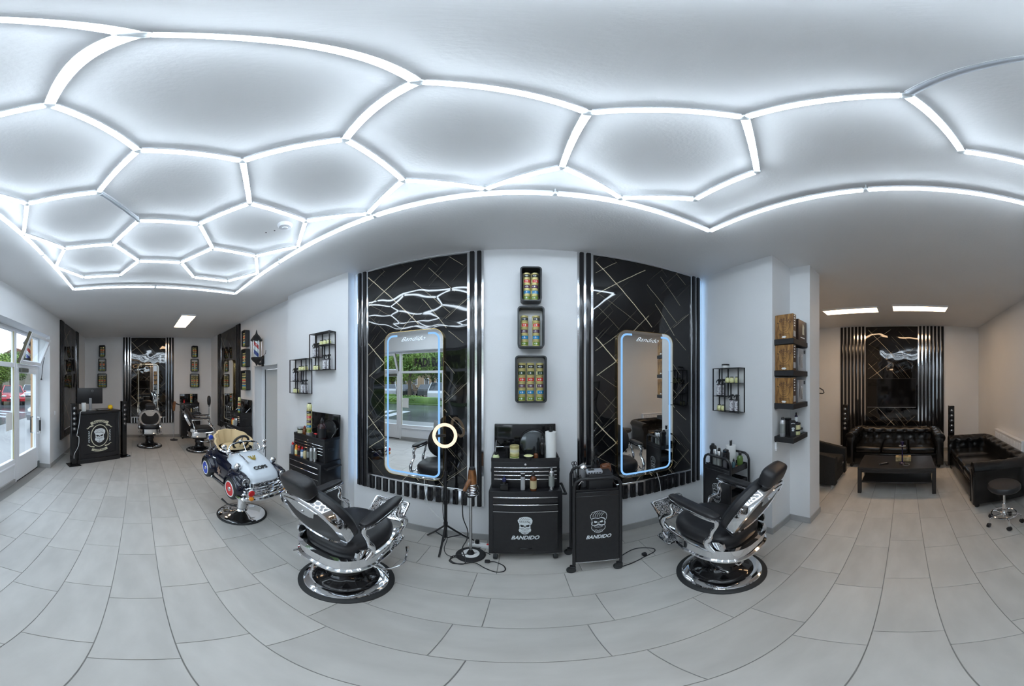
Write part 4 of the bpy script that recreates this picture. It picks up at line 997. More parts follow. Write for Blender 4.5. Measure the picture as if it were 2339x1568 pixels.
t = thing('carton', 'black product carton with white skull on the bottom corner shelf', 'box', (2.105, 1.045, zb), radians(-50))
obj('carton_body', G().rbox(-.028, .028, -.028, .028, 0, .155, .003, 1), m_black, t)
obj('emblem', skull(G(), .04), [m_print, m_black], t, (0, -.0285, .07), XZ, smooth=0)
obj('lettering', G().ribbon([(-.02, 0), (-.01, .006), (.01, .006), (.02, 0)], .005), m_print, t, (0, -.0285, .125), XZ, smooth=0)
item('black_canister', 'round black canister behind the black carton on the bottom corner shelf', 'canister', (2.165, 1.125, zb), [('body', [(.034, 0), (.034, .14), (.03, .145)], m_black), ('lid', [(.035, .143), (.035, .165), (0, .166)], m_blackg)])
item('wax_tub', 'yellow-green tub lowest in the stack on the bottom corner shelf', 'tub', (2.185, 1.045, zb), [('body', [(.040, 0), (.042, .003), (.042, .04)], m_yellow), ('lid', [(.043, .038), (.043, .052), (0, .052)], m_black)])
item('wax_tub', 'cream tub with black lid stacked on the yellow-green tub', 'tub', (2.19, 1.048, zb + .0522), [('body', [(.042, 0), (.046, .003), (.046, .052)], m_tincream), ('lid', [(.047, .050), (.047, .066), (0, .066)], m_black)])
bottle('slim dark purple roller bottle standing on the cream tub', (2.20, 1.05, zb + .1185), m_purple, m_black, .016, .105, m_print, .5)
item('wax_tub', 'grey tub with black lid at the wall end of the bottom corner shelf', 'tub', (2.285, 1.055, zb), [('body', [(.036, 0), (.038, .003), (.038, .035)], m_silver), ('lid', [(.039, .034), (.039, .05), (0, .05)], m_black)])
o = obj('cable_duct', G().rbox(2.02, 2.034, 1.172, 1.19, .98, 1.072, .002, 1), m_white); tag(o, 'short white cable duct hanging below the bottom corner shelf', 'cable duct')
obj('duct_clip', G().rbox(2.016, 2.038, 1.168, 1.19, 1.0, 1.012, .002, 1), m_white, o)

# ================================================================== BARBER POLE LAMPS
def pole_stripe():
    m = mat('pole_stripe', (.8, .8, .8), .3)
    t = nd(m, 'ShaderNodeTexCoord'); s = nd(m, 'ShaderNodeSeparateXYZ'); at = nd(m, 'ShaderNodeMath', operation='ARCTAN2')
    ln(m, t.outputs['Object'], s.inputs[0]); ln(m, s.outputs['Y'], at.inputs[0]); ln(m, s.outputs['X'], at.inputs[1])
    a = nd(m, 'ShaderNodeMath', operation='MULTIPLY_ADD'); a.inputs[1].default_value = 1 / (2 * pi); ln(m, at.outputs[0], a.inputs[0])
    z = nd(m, 'ShaderNodeMath', operation='MULTIPLY'); z.inputs[1].default_value = 3.3; ln(m, s.outputs['Z'], z.inputs[0]); ln(m, z.outputs[0], a.inputs[2])
    f = nd(m, 'ShaderNodeMath', operation='FLOORED_MODULO'); f.inputs[1].default_value = 1.0; ln(m, a.outputs[0], f.inputs[0])
    r = nd(m, 'ShaderNodeValToRGB'); r.color_ramp.interpolation = 'CONSTANT'; ln(m, f.outputs[0], r.inputs[0])
    e = r.color_ramp.elements; e[0].position = 0; e[0].color = (.55, .03, .03, 1); e[1].position = .25; e[1].color = (.72, .75, .78, 1)
    q = e.new(.5); q.color = (.03, .06, .30, 1); q = e.new(.75); q.color = (.72, .75, .78, 1)
    ln(m, r.outputs[0], bsdf(m).inputs['Base Color']); return m
m_pole = pole_stripe()
def barber_pole(label, loc, rz):
    t = thing('barber_pole', label, 'barber pole', loc, rz)
    # local -y out of the wall; cylinder 0.13 m out
    C0 = (0, -.14, 0)
    obj('stripe_drum', G().lathe([(.052, .15), (.052, .44)], 24), m_pole, t, C0)
    obj('glass_cylinder', G().lathe([(.082, .14), (.082, .45)], 24, cap=False), m_cglass, t, C0)
    obj('cap', G().lathe([(.10, .45), (.104, .465), (.09, .485), (.075, .515), (.05, .55), (.025, .575), (.018, .59), (.012, .62), (.004, .655), (0, .66)], 20), m_blackm, t, C0)
    obj('bowl', G().lathe([(0, .0), (.012, .005), (.016, .03), (.03, .05), (.06, .075), (.088, .105), (.10, .125), (.102, .145), (.095, .15)], 20), m_blackm, t, C0)
    for k in range(6):
        a = 2 * pi * k / 6
        obj('finial', G().lathe([(.010, 0), (.012, .012), (.006, .02), (.002, .045), (0, .046)], 8), m_blackm, t, (.098 * cos(a), -.14 + .098 * sin(a), .455))
        obj('cage_rod', G().cyl((.09 * cos(a), -.14 + .09 * sin(a), .14), (.09 * cos(a), -.14 + .09 * sin(a), .46), .0035, n=6), m_chromeb, t)
    obj('bracket', G().tube([(0, -.12, .06), (0, -.07, .03), (0, -.03, .06), (0, -.012, .12)], [.03, .022, .025, .02], 8), m_blackm, t)
    obj('wall_plate', G().rbox(-.045, .045, -.02, 0, -.01, .19, .015, 2), m_blackm, t)
    obj('cable', G().tube([(.05, -.10, .14), (.10, -.06, .17), (.12, -.02, .22), (.10, -.005, .28)], .004, 6), m_black, t)
    return t
barber_pole('black lantern-style barber pole lamp on the wall above the grey recessed door', (-3.87, YM, 1.945), 0)
p = barber_pole('red, white and blue barber pole mounted outside above the shop door', (-4.42, -2.021, 1.98), 0)

# ================================================================== RING LIGHT, DRYER STAND, POWER STRIP
t = thing('ring_light', 'glowing warm ring light on a black tripod in front of the first mirror', 'ring light', (-.635, 1.965, 0))
obj('pole', G().cyl((0, 0, .13), (0, 0, .55), .0145, n=12), m_black, t); obj('pole', G().cyl((0, 0, .50), (0, 0, 1.06), .011, n=12), m_black, t)
for z in (.30, .55, .85): obj('collar', G().cyl((0, 0, z - .02), (0, 0, z + .02), .019, n=12), m_black, t)
for a in (-88, 38, 148):
    c, s_ = cos(radians(a)), sin(radians(a)); L_ = .19 if a < 0 else .26
    lg = obj('leg', G().tube([(c * .015, s_ * .015, .27), (c * L_ * .6, s_ * L_ * .6, .115), (c * L_, s_ * L_, .010)], .0095, 8), m_black, t)
    obj('leg_brace', G().cyl((c * .012, s_ * .012, .12), (c * L_ * .56, s_ * L_ * .56, .125), .006, n=6), m_black, lg)
Rm = Matrix.Translation((0, -.02, 1.205)) @ Matrix.Rotation(radians(34), 4, 'Z') @ Matrix.Rotation(radians(-16), 4, 'X')
pts = [Rm @ Vector((.094 * cos(a), 0, .094 * sin(a))) for a in [2 * pi * k / 40 for k in range(40)]]
obj('light_ring', G().tube(pts, .0145, 10, closed=True), m_ring, t)
obj('phone_clamp', G().rbox(-.045, .045, -.018, .0, -.012, .012, .005, 1, M=Rm @ Matrix.Translation((-.04, 0, 0))), m_black, t)
obj('neck', G().tube([(0, 0, 1.05), (0, -.004, 1.085), tuple(Rm @ Vector((0, .012, -.095)))], .008, 8), m_black, t)
obj('cable', G().tube([(0, -.012, .95), (-.015, -.02, .6), (-.012, -.03, .42), (.03, -.05, .18), (.02, -.10, .06), (.06, -.14, .012), (.16, -.16, .008)], .0035, 6, sub=5), m_black, t)

t = thing('dryer_stand', 'chrome hairdryer stand with coiled holder and round weighted base', 'dryer stand', (-.402, 1.885, 0))
obj('base', G().lathe([(.118, 0), (.12, .008), (.112, .018), (.08, .023)], 36), m_blackm, t)
obj('base_disc', G().lathe([(.072, .0225), (.07, .026), (0, .026)], 30), m_paper, t)
obj('pole', G().cyl((0, 0, .02), (0, 0, .74), .0125, n=14), m_chromeb, t)
obj('pole_boot', G().lathe([(.034, .024), (.028, .04), (.015, .07), (.0135, .075)], 16), m_black, t)
pts = [(.012 + (.043 + .006 * sin(k / 9)) * cos(k * 2 * pi / 16), (.043) * sin(k * 2 * pi / 16), .70 + .11 * k / 112) for k in range(113)]
obj('holder_coil', G().tube(pts, .0055, 6), m_chromeb, t)
obj('holder_foot', G().cyl((0, 0, .69), (0, 0, .715), .045, n=18), m_blackm, t)
t = thing('hair_dryer', 'brown wood-grained hairdryer sitting nozzle-up in the coiled stand', 'hair dryer', (-.39, 1.885, .72))
mw = noise_var(mat('dryer_wood', rough=.35), (.10, .035, .012), (.36, .15, .05), 14, stretch=(3, 3, .5))
obj('barrel', G().lathe([(.026, .0), (.034, .02), (.037, .10), (.036, .16), (.030, .205), (.026, .225)], 20), mw, t)
obj('nozzle', G().lathe([(.027, .222), (.024, .238), (.020, .238)], 18), m_black, t)
obj('handle', G().tube([(-.01, -.02, .13), (-.03, -.05, .09), (-.045, -.075, .045)], [.02, .018, .015], 10), mw, t)
obj('cord_boot', G().tube([(-.045, -.075, .045), (-.055, -.09, .015), (-.055, -.095, -.02)], [.014, .011, .006], 8), m_black, t)
obj('cord', G().tube([(-.055, -.095, -.02), (-.05, -.10, -.2), (-.02, -.07, -.36), (-.03, -.06, -.48), (-.06, -.08, -.58), (-.02, -.13, -.68), (-.04, -.17, -.705), (-.13, -.14, -.71), (-.14, -.06, -.71), (-.02, -.02, -.69), (.09, .05, -.71), (.14, .02, -.708)], .0045, 6, sub=5), m_black, t)
o = obj('cable', G().tube([(-.50, 1.72, .006), (-.42, 1.735, .008), (-.34, 1.74, .03), (-.26, 1.70, .01), (-.18, 1.66, .006), (-.12, 1.68, .006), (-.13, 1.75, .006), (-.20, 1.80, .008), (-.245, 1.79, .012)], .0045, 6, sub=5), m_black)
tag(o, 'black cord looped over the floor before the dryer stand', 'cord'); obj('plug', G().rbox(-.275, -.235, 1.775, 1.805, .002, .034, .008, 2), m_black, o)
o = obj('cable', G().tube([(-.50, 1.72, .006), (-.54, 1.76, .006), (-.50, 1.85, .006), (-.40, 1.97, .007), (-.30, 2.03, .007)], .0045, 6, sub=5), m_black); tag(o, 'black cord running from the dryer stand towards the power strip', 'cord')
t = thing('power_strip', 'white power strip with red switch on the floor beside the skull cabinet', 'power strip', (-.345, 2.035, 0), radians(-6))
obj('housing', G().rbox(-.11, .09, -.028, .028, 0, .042, .008, 2), m_paper, t); obj('switch', G().rbox(.05, .075, -.012, .012, .042, .05, .003, 1), m_red, t)
for x in (-.075, -.03): obj('socket', G().lathe([(.019, .0425), (.019, .0435), (0, .0435)], 16), mat('socket_grey', (.35, .35, .35), .6), t, (x, 0, 0))
o = obj('plug', G().rbox(-.05, -.015, -.018, .018, .043, .085, .008, 2), m_black, t)
o = obj('cable', G().tube([(.72, 1.73, .006), (.86, 1.80, .006), (.955, 1.80, .006), (1.04, 1.74, .006), (1.02, 1.69, .006), (.92, 1.66, .006), (.80, 1.62, .006), (.70, 1.60, .006)], .0045, 6, sub=5), m_black)
tag(o, 'black cord curling out from under the skull trolley on the floor', 'cord'); obj('plug', G().rbox(.905, .945, 1.665, 1.70, .002, .034, .010, 2), m_black, o)
o = obj('cable', G().tube([(-.95, 2.145, .62), (-.93, 2.150, .45), (-.80, 2.150, .28), (-.62, 2.148, .14), (-.50, 2.13, .06), (-.42, 2.06, .05), (-.38, 2.04, .045)], .0025, 5, sub=5), m_paper); tag(o, 'thin white cord trailing down the wall to the power strip', 'cord')

# ================================================================== GOODS ON THE SKULL CABINET
zt, zm = 1.016, .7755
gx = lambda px: px
item('shaving_brush', 'pale green shaving brush head in a small holder on the skull cabinet', 'shaving brush', (-.205, 1.93, zt), [('bulb', [(.012, 0), (.026, .014), (.028, .032), (.02, .048), (.010, .052)], mat('pale_green', (.62, .70, .42), .5)), ('collar', [(.014, .05), (.015, .07), (0, .07)], m_black)])
t = thing('styling_tool', 'black styling tool lying across the tray of the skull cabinet', 'styling tool', (-.12, 2.0, zt)); obj('stand', G().cyl((0, 0, 0), (0, 0, .09), .012, n=10), m_black, t); obj('blade', G().cyl((-.09, -.01, .10), (.09, .01, .10), .005, n=8), m_chromeb, t); obj('grip', G().rbox(-.03, .03, -.015, .015, .085, .108, .006, 1), m_black, t)
for k, (col, lb) in enumerate((('green', 'green-label tin at the bottom of the pair on the skull cabinet'), ('black', 'cream-label tin on top of the pair on the skull cabinet'))):
    item('pomade_tin', lb, 'tin', (-.058, 1.935, zt + .0665 * k), [('body', [(.036, 0), (.037, .003), (.037, .044)], m_tincream if k else mat('tin_label_green', (.16, .26, .03), .4)), ('lid', [(.038, .043), (.038, .063), (.035, .066), (0, .066)], m_tin), ('label_band', [(.0376, .012), (.0376, .034)], m_cream if k else m_yellow)], 'tins on the skull cabinet')
item('wax_bowl', 'black bowl of yellow wax on the skull cabinet', 'bowl', (.052, 1.93, zt), [('bowl', [(.030, 0), (.042, .02), (.044, .045), (.040, .045), (.036, .03)], m_blackg), ('wax', [(.039, .043), (.03, .048), (0, .05)], m_yellow)])
bottle('small amber dropper bottle on the skull cabinet', (.112, 1.935, zt), m_amber, m_black, .018, .085)
item('hand_mirror', 'round dark hand mirror leaning against the open lid of the skull cabinet', 'hand mirror', (.10, 2.075, zt + .003), [('glass', G().lathe([(.112, 0), (.115, .006), (.105, .010), (0, .010)], 40, M=Matrix.Translation((0, 0, .118)) @ Matrix.Rotation(radians(80), 4, 'X')), mat('dark_mirror', (.10, .11, .115), .12, .8)), ('rim', G().tube([(.113 * cos(a), .017 * -cos(a) * 0 + .0, .118 + .113 * sin(a)) for a in [2 * pi * k / 40 for k in range(40)]], .006, 6, closed=True), m_black)])
bottle('tall black spray bottle on the skull cabinet beside the paper roll', (.165, 1.96, zt), m_blackg, m_black, .026, .20, None, .5)
paper_roll('white paper neck-strip roll on the skull cabinet', (.235, 1.975, zt), .045)
t = thing('cologne_bottle', 'square black cologne bottle with blue cap on the cabinet ledge', 'bottle', (-.135, 1.862, zm)); obj('body', G().rbox(-.032, .032, -.02, .02, 0, .062, .008, 2), m_blackg, t); obj('collar', G().cyl((0, 0, .06), (0, 0, .078), .016, n=12), m_black, t); obj('cap', G().lathe([(.012, .078), (.016, .085), (.016, .105), (.007, .112), (.007, .122), (0, .122)], 14), mat('blue_cap', (.02, .025, .10), .3), t)
t = thing('hair_clipper', 'grey cordless hair clipper upright on the cabinet ledge', 'hair clipper', (.008, 1.862, zm)); obj('body', G().rbox(-.018, .018, -.014, .014, 0, .125, .009, 2), m_silver, t); obj('head', G().rbox(-.016, .016, -.012, .012, .124, .152, .006, 1), m_black, t); obj('blade', G().rbox(-.018, .018, -.010, .006, .150, .160, .002, 1), m_chromeb, t)
bottle('beige-labelled dark oil bottle on the cabinet ledge', (.088, 1.862, zm), m_amber, m_black, .026, .17, m_beige)
t = can('tall silver spray can on the cabinet ledge of the skull cabinet', (.228, 1.862, zm), m_chromeb, .0225, .195, m_chromeb)

# ================================================================== GOODS ON THE PIER CABINET
px, py = -2.105, 1.84
def pc(dx, dy, dz): return (px + dx, py + dy, dz)
stack = [('silver', None)] + [(c, 1) for c in ('green', 'blue', 'purple', 'red', 'black')]
z = zt
item('metal_tin', 'plain grey metal tin under the tower of pomade tins on the pier cabinet', 'tin', pc(-.06, -.02, z), [('body', [(.040, 0), (.041, .004), (.041, .045), (0, .046)], m_silver), ('lid', [(.042, .036), (.042, .05), (0, .05)], m_silver)]); z += .0505
for c in ('green', 'blue', 'purple', 'red', 'black'):
    o = obj('pomade_tin', TIN[c][0], None, None, pc(-.06, -.02, z), (0, 0, .3)); tag(o, f'{c}-label gold tin in the tower on the pier cabinet', 'tin', 'tower of pomade tins on the pier cabinet'); obj('print', TIN[c][1], None, o); z += .0548
jar('round yellow jar crowning the tower of tins on the pier cabinet', pc(-.06, -.02, z), None, .032, .075)
item('wide_tub', 'dark tub with pale lid at the end of the pier cabinet', 'tub', pc(-.205, -.03, zt), [('body', [(.04, 0), (.045, .08)], mat('tub_green', (.03, .05, .02), .3)), ('lid', [(.048, .08), (.048, .095), (0, .095)], m_silver), ('label_band', [(.0425, .025), (.0445, .062)], m_cream)])
bottle('amber red spray bottle beside the dark tub on the pier cabinet', pc(-.135, -.03, zt), m_amber, mat('red_cap', (.25, .03, .02), .3), .026, .12)
bottle('large dark red pump bottle by the lid on the pier cabinet', pc(.165, -.03, zt), mat('dark_red', (.03, .012, .014), .15), m_black, .05, .25, m_black, .36)
bottle('small black bottle behind the pump bottle on the pier cabinet', pc(.06, .04, zt), m_black, m_black, .018, .15)
item('hand_mirror', 'round black hand mirror leaning in the lid of the pier cabinet', 'hand mirror', pc(.17, .085, zt + .003), [('glass', G().lathe([(.10, 0), (.103, .006), (.095, .010), (0, .010)], 36, M=Matrix.Translation((0, 0, .108)) @ Matrix.Rotation(radians(82), 4, 'X')), mat('dark_mirror2', (.04, .042, .045), .2, .4)), ('rim', G().tube([(.101 * cos(a), 0, .108 + .101 * sin(a)) for a in [2 * pi * k / 36 for k in range(36)]], .005, 6, closed=True), m_black)])
t = thing('hair_clipper', 'black hair clipper with red accent lying on the pier cabinet', 'hair clipper', pc(.085, -.05, zt)); obj('body', G().rbox(-.03, .03, -.02, .02, 0, .055, .012, 2), m_black, t); obj('accent', G().rbox(-.02, .025, -.018, .018, .054, .066, .006, 1), m_red, t)
def px_b(lb, dx, m, cap, r=.022, h=.15, lab=None): bottle(lb + ' on the ledge of the pier cabinet', pc(dx, -.122, zm), m, cap, r, h, lab, .55)
px_b('grey spray bottle with red cap', -.245, mat('grey_blue', (.16, .18, .22), .3), m_red, .023, .155)
px_b('orange bottle with orange cap', -.175, m_orange, m_orange, .021, .135, m_yellow)
px_b('red and black bottle with red cap', -.125, mat('red_black', (.18, .04, .03), .3), m_red, .020, .135, m_black)
px_b('blue bottle with red cap', -.065, mat('blue_print', (.08, .18, .38), .3), m_red, .020, .13, m_print)
px_b('beige bottle with dark cap', -.015, m_beige, m_black, .021, .125)
for k, (lb, dx, m_, h_) in enumerate((('slim dark patterned can', .045, m_black, .15), ('patterned silver can', .095, m_silver, .175), ('plain silver can', .155, m_chromeb, .19))):
    can(lb + ' on the ledge of the pier cabinet', pc(dx, -.122, zm), m_, .022, h_)
# cabinet by the recessed door
px, py = -4.56, 1.985
z = zt
for k, c in enumerate(('green', 'blue', 'purple', 'red', 'black')):
    o = obj('pomade_tin', TIN[c][0], None, None, pc(.06, -.02, z), (0, 0, .8)); tag(o, f'{c}-label gold tin in the tower on the door-side cabinet', 'tin', 'tower of pomade tins on the door-side cabinet'); z += .0548
jar('yellow jar crowning the tower on the door-side cabinet', pc(.06, -.02, z), None, .03, .065)
bottle('dark pump bottle in the lid of the door-side cabinet', pc(.17, .0, zt), m_blackg, m_black, .045, .20, m_black, .36)
for lb, dx, m_, cp in (('orange bottle', -.06, m_orange, m_red), ('red-capped bottle', -.01, m_yellow, m_red), ('grey bottle', .04, m_silver, m_orange)): bottle(lb + ' on the ledge of the door-side cabinet', pc(dx, -.122, zm), m_, cp, .021, .14)
for k, dx in enumerate((.10, .15)): can(('slim', 'stout')[k] + ' silver can on the ledge of the door-side cabinet', pc(dx, -.122, zm), m_chromeb, .020 + .004 * k, .175 + .01 * k)
# cabinet on the back wall (local x -> world +y)
px, py = -6.92, 1.46
def bc(lx, ly, z): return (px - ly, py + lx, z)
z = zt
for k, c in enumerate(('green', 'blue', 'purple', 'red', 'black')):
    o = obj('pomade_tin', TIN[c][0], None, None, bc(.04, -.02, z), (0, 0, pi / 2)); tag(o, f'{c}-label gold tin in the tower on the back wall cabinet', 'tin', 'tower of pomade tins on the back wall cabinet'); z += .0548
bottle('red-capped bottle on top of the back wall cabinet', bc(-.17, -.02, zt), m_red, m_red, .024, .12)
bottle('dark squat bottle by the lid of the back wall cabinet', bc(.16, -.01, zt), m_blackg, m_black, .045, .16, m_black, .4)
for lb, dx, m_ in (('black bottle', -.16, m_black), ('grey bottle', -.10, m_silver), ('beige bottle', .02, m_beige)): bottle(lb + ' on the ledge of the back wall cabinet', bc(dx, -.122, zm), m_, m_black, .021, .15)
for k, dx in enumerate((.10, .16, .21)): can(('short', 'middle', 'tall')[k] + ' silver can on the ledge of the back wall cabinet', bc(dx, -.122, zm), m_chromeb, .020, .15 + .02 * k)

# ================================================================== GOODS ON THE TROLLEYS
zt2 = .8045
TR = Matrix.Translation((.535, 1.745, 0)) @ Matrix.Rotation(radians(-7), 4, 'Z')
def t1(x, y, z): return tuple(TR @ Vector((x, y, z)))
t = thing('tool_tray', 'black open box holding tools on top of the skull trolley', 'box', t1(.035, -.02, .80), radians(-7))
obj('box_body', G().rbox(-.09, .085, -.075, .06, .0045, .165, .006, 2), m_blackm, t)
t = thing('trimmer_charger', 'grey trimmer charging dock on the black box of the skull trolley', 'charger', t1(-.005, -.045, .9655), radians(-7))
obj('dock', G().rbox(-.065, .055, -.035, .035, 0, .028, .010, 2), mat('dock_grey', (.36, .38, .42), .4), t); obj('dock_slot', G().rbox(-.05, -.005, -.018, .010, .0275, .030, .004, 1), m_black, t)
for k in range(5): obj('dock_port', G().box(-.052 + .02 * k, -.042 + .02 * k, -.0355, -.0345, .008, .018), m_black, t, smooth=0)
item('steel_shaker', 'steel powder shaker with domed lid on the skull trolley', 'shaker', t1(-.075, .078, zt2), [('body', [(.034, 0), (.035, .16)], m_silver), ('lid', [(.037, .16), (.037, .17), (.028, .185), (.012, .195), (.010, .205), (0, .206)], m_chrome)])
bottle('black spray bottle standing behind the dock on the skull trolley', t1(.025, .082, zt2), m_black, m_blackg, .030, .26, m_black, .8)
t = thing('comb_basket', 'brown woven tool holder at the back of the skull trolley', 'basket', t1(.105, .075, zt2), radians(20)); obj('basket', G().rbox(-.04, .035, -.03, .03, 0, .18, .012, 2), mat('basket_brown', (.20, .08, .04), .5), t); obj('band', G().tube([(.042 * cos(a), .032 * sin(a), .178) for a in [2 * pi * k / 16 for k in range(16)]], .006, 6, closed=True), m_amber, t)
t = thing('comb_rack', 'wire rack of chrome clips and combs at the edge of the skull trolley', 'rack', t1(-.115, -.03, zt2), radians(-7))
obj('tray', G().box(-.025, .03, -.05, .06, 0, .005), m_black, t, smooth=0)
for k in range(7):
    y = -.045 + .017 * k
    obj('clip', G().tube([(-.01, y, .005), (-.015 + .02 * (k % 2), y + .004, .07), (.0 + .015 * ((k + 1) % 2), y, .12), (.02, y, .10)], .005, 6), m_chrome, t)
obj('comb', G().box(-.022, -.019, -.045, .055, .005, .15), m_black, t, smooth=0)
t = thing('scissors', 'black scissors sticking up at the corner of the skull trolley', 'scissors', t1(-.146, .06, zt2)); obj('blade', G().cyl((.004, 0, 0), (.008, 0, .20), .004, n=6), m_black, t); obj('blade', G().cyl((-.002, 0, 0), (-.010, 0, .20), .004, n=6), m_black, t)
for s_ in (-1, 1): obj('handle', G().tube([(s_ * .008 + .012 * cos(a), 0, .21 + .014 * sin(a)) for a in [2 * pi * k / 12 for k in range(12)]], .003, 5, closed=True), m_black, t)
t = thing('clipper_charger', 'dark clipper with blue display on the top tray of the skull trolley', 'hair clipper', t1(.02, -.105, zt2), radians(-7)); obj('body', G().rbox(-.022, .022, -.018, .018, 0, .05, .008, 2), m_black, t); obj('display', G().rbox(-.017, .017, -.0195, -.017, .012, .042, .002, 1), mat('blue_display', (.03, .02, .25), .3, emit=(.05, .02, .5), es=.5), t)
o = obj('paper_scrap', G().add([(-.03, 0, .0), (.0, -.01, .012), (.03, 0, .002), (.02, .02, .02), (-.015, .02, .016), (.0, .01, .03)], [(0, 1, 5), (1, 2, 5), (2, 3, 5), (3, 4, 5), (4, 0, 5), (0, 4, 3, 2, 1)]), m_paper, None, t1(.10, -.09, zt2), smooth=0); tag(o, 'crumpled white tissue on the top tray of the skull trolley', 'tissue')
o = obj('towel', G().ell((0, 0, 0), (.035, .07, .045), 14, 10, 0, .7), m_paper, None, t1(-.10, -.03, .69)); tag(o, 'white towel roll on the second tray of the skull trolley', 'towel'); obj('towel_fold', G().tube([(-.037, -.05, 0), (-.039, 0, .005), (-.037, .05, 0)], .006, 6), m_paper, o)
TR2 = Matrix.Translation((1.735, 1.555, 0)) @ Matrix.Rotation(-pi / 2, 4, 'Z')
def t2(x, y, z): return tuple(TR2 @ Vector((x, y, z)))
bottle('tall black brush can at the corner-side end of the corner trolley', t2(-.125, -.06, zt2), m_black, m_black, .030, .245, None, .95)
can('taller silver spray can on the corner trolley', t2(-.068, -.085, zt2), m_chromeb, .024, .235)
can('shorter silver spray can on the corner trolley', t2(-.012, -.09, zt2), m_chromeb, .024, .225)
t = thing('hair_clipper', 'black clipper in its stand beside the cans on the corner trolley', 'hair clipper', t2(.045, -.06, zt2)); obj('body', G().rbox(-.028, .028, -.028, .028, 0, .19, .012, 2), m_black, t); obj('head', G().rbox(-.022, .022, -.022, .022, .188, .215, .006, 1), m_blackg, t)
bottle('slim black-capped grey bottle on the corner trolley', t2(.075, -.105, zt2), mat('gunmetal', (.09, .09, .10), .3), m_black, .020, .17)
paper_roll('white paper neck-strip roll at the wall side of the corner trolley', t2(.0, .062, zt2), .048, .225)
bottle('small teal bottle on the corner trolley', t2(.105, -.02, zt2), m_teal, m_black, .018, .125)
bottle('green glass bottle with tall black pump on the corner trolley', t2(.112, .065, zt2), m_greeng, m_black, .030, .185, None, .45)
item('white_tub', 'white cup behind the green bottle on the corner trolley', 'cup', t2(.085, .105, zt2), [('body', [(.025, 0), (.03, .10)], m_paper), ('rim', [(.031, .098), (.031, .104), (.027, .104)], m_paper)])
bottle('squat amber bottle with pale label at the front edge of the corner trolley', t2(.118, .0, zt2), m_amber, m_black, .02, .075, m_cream)
# ================================================================== RECEPTION DESK
DA = atan2(.77, -.53) - pi          # direction of the desk front, local +x from its right end to its left end
DC = Vector((-4.80, -.775)); rzd = atan2(-.77, .53) + 0.0
# local frame: x along the front (towards the shop door), -y out to the room
rz_desk = atan2(-.771, .533)
nx, ny = sin(rz_desk), -cos(rz_desk)
t = thing('reception_desk', 'black reception desk with a cream bearded-skull barber emblem', 'desk', (-4.80 , -.775, 0), rz_desk + pi)
# local +x now runs from the door end to the far end; front faces local -y
obj('plinth', G().rbox(-.47, .47, .0, .46, 0, .09, .006, 1), m_black, t)
obj('carcass', G().rbox(-.455, .455, .015, .45, .09, 1.03, .006, 1), m_black, t)
obj('counter_top', G().rbox(-.485, .485, -.02, .48, 1.03, 1.065, .008, 2), m_black, t)
V, F = ring_plate([(-.43, .12), (.43, .12), (.43, 1.0), (-.43, 1.0)], [(-.36, .19), (.36, .19), (.36, .94), (-.36, .94)], -.016, -.004)
obj('front_moulding', G().add(V, F), m_black, t, (0, .0, 0), XZ, smooth=0)
for s_ in (-1, 1): obj('corner_pilaster', G().rbox(s_ * .44 - .02, s_ * .44 + .02, -.006, .03, .09, 1.03, .006, 1), m_black, t)
em = (0, .0145, .56)
ES = (1.14, 1, 1)
ee = obj('emblem', skull(G(), .30), [m_print, m_black], t, em, XZ, smooth=0)
def ov(a, b, n=40): return [(a * cos(2 * pi * k / n), b * sin(2 * pi * k / n)) for k in range(n)]
obj('emblem_oval', G().ribbon(ov(.165, .225), .016, 0, closed=True), m_cream, t, em, XZ, smooth=0)
for s_ in (-1, 1):
    for k in range(7): obj('emblem_pole', G().flat([(s_ * .19, -.13 + k * .035), (s_ * .215, -.115 + k * .035), (s_ * .215, -.098 + k * .035), (s_ * .19, -.113 + k * .035)]), m_print, t, em, XZ, smooth=0)
    obj('emblem_leaf', G().ribbon([(s_ * .12, .22), (s_ * .19, .20), (s_ * .23, .16), (s_ * .25, .17)], [.03, .022, .014, .004]), m_cream, t, em, XZ, smooth=0)
    obj('emblem_leaf', G().ribbon([(s_ * .10, -.225), (s_ * .17, -.21), (s_ * .22, -.17), (s_ * .24, -.18)], [.028, .022, .014, .004]), m_cream, t, em, XZ, smooth=0)
up = [(x, .255 + .045 * (1 - (x / .17) ** 2)) for x in [-.17 + .34 * k / 12 for k in range(13)]]
dn = [(x, -.275 - .035 * (1 - (x / .15) ** 2)) for x in [-.15 + .30 * k / 12 for k in range(13)]]
obj('emblem_scroll', G().ribbon(up, .055), m_cream, t, em, XZ, smooth=0); obj('emblem_scroll', G().ribbon(dn, .05), m_cream, t, em, XZ, smooth=0)
obj('lettering', text_mesh('BANDIDO', .058, m_black, offset=.001), None, t, (0, .0135, .56 + .285), XZ)
obj('lettering', text_mesh('BARBER SHOP', .036, m_black, offset=.0006), None, t, (0, .0135, .56 - .302), XZ)
for o in t.children:
    if o.name.startswith(('emblem', 'lettering')): o.scale = ES
DM = Matrix.Translation((-4.80, -.775, 0)) @ Matrix.Rotation(rz_desk + pi, 4, 'Z')
def dk(x, y, z): return tuple(DM @ Vector((x, y, z)))
RD = rz_desk + pi
zc = 1.0655
t = thing('monitor', 'black computer monitor with silver stand, its back to the room', 'monitor', dk(-.10, .27, zc), RD - radians(12))
obj('screen_back', G().rbox(-.27, .27, .0, .035, .13, .46, .012, 2), m_black, t)
obj('vent', G().box(-.12, .12, -.0015, .0, .16, .175), m_blackm, t, smooth=0)
obj('stand', G().rbox(-.028, .028, -.055, .0, 0, .25, .006, 1), m_silver, t); obj('foot', G().rbox(-.11, .11, -.09, .09, 0, .012, .005, 1), m_silver, t)
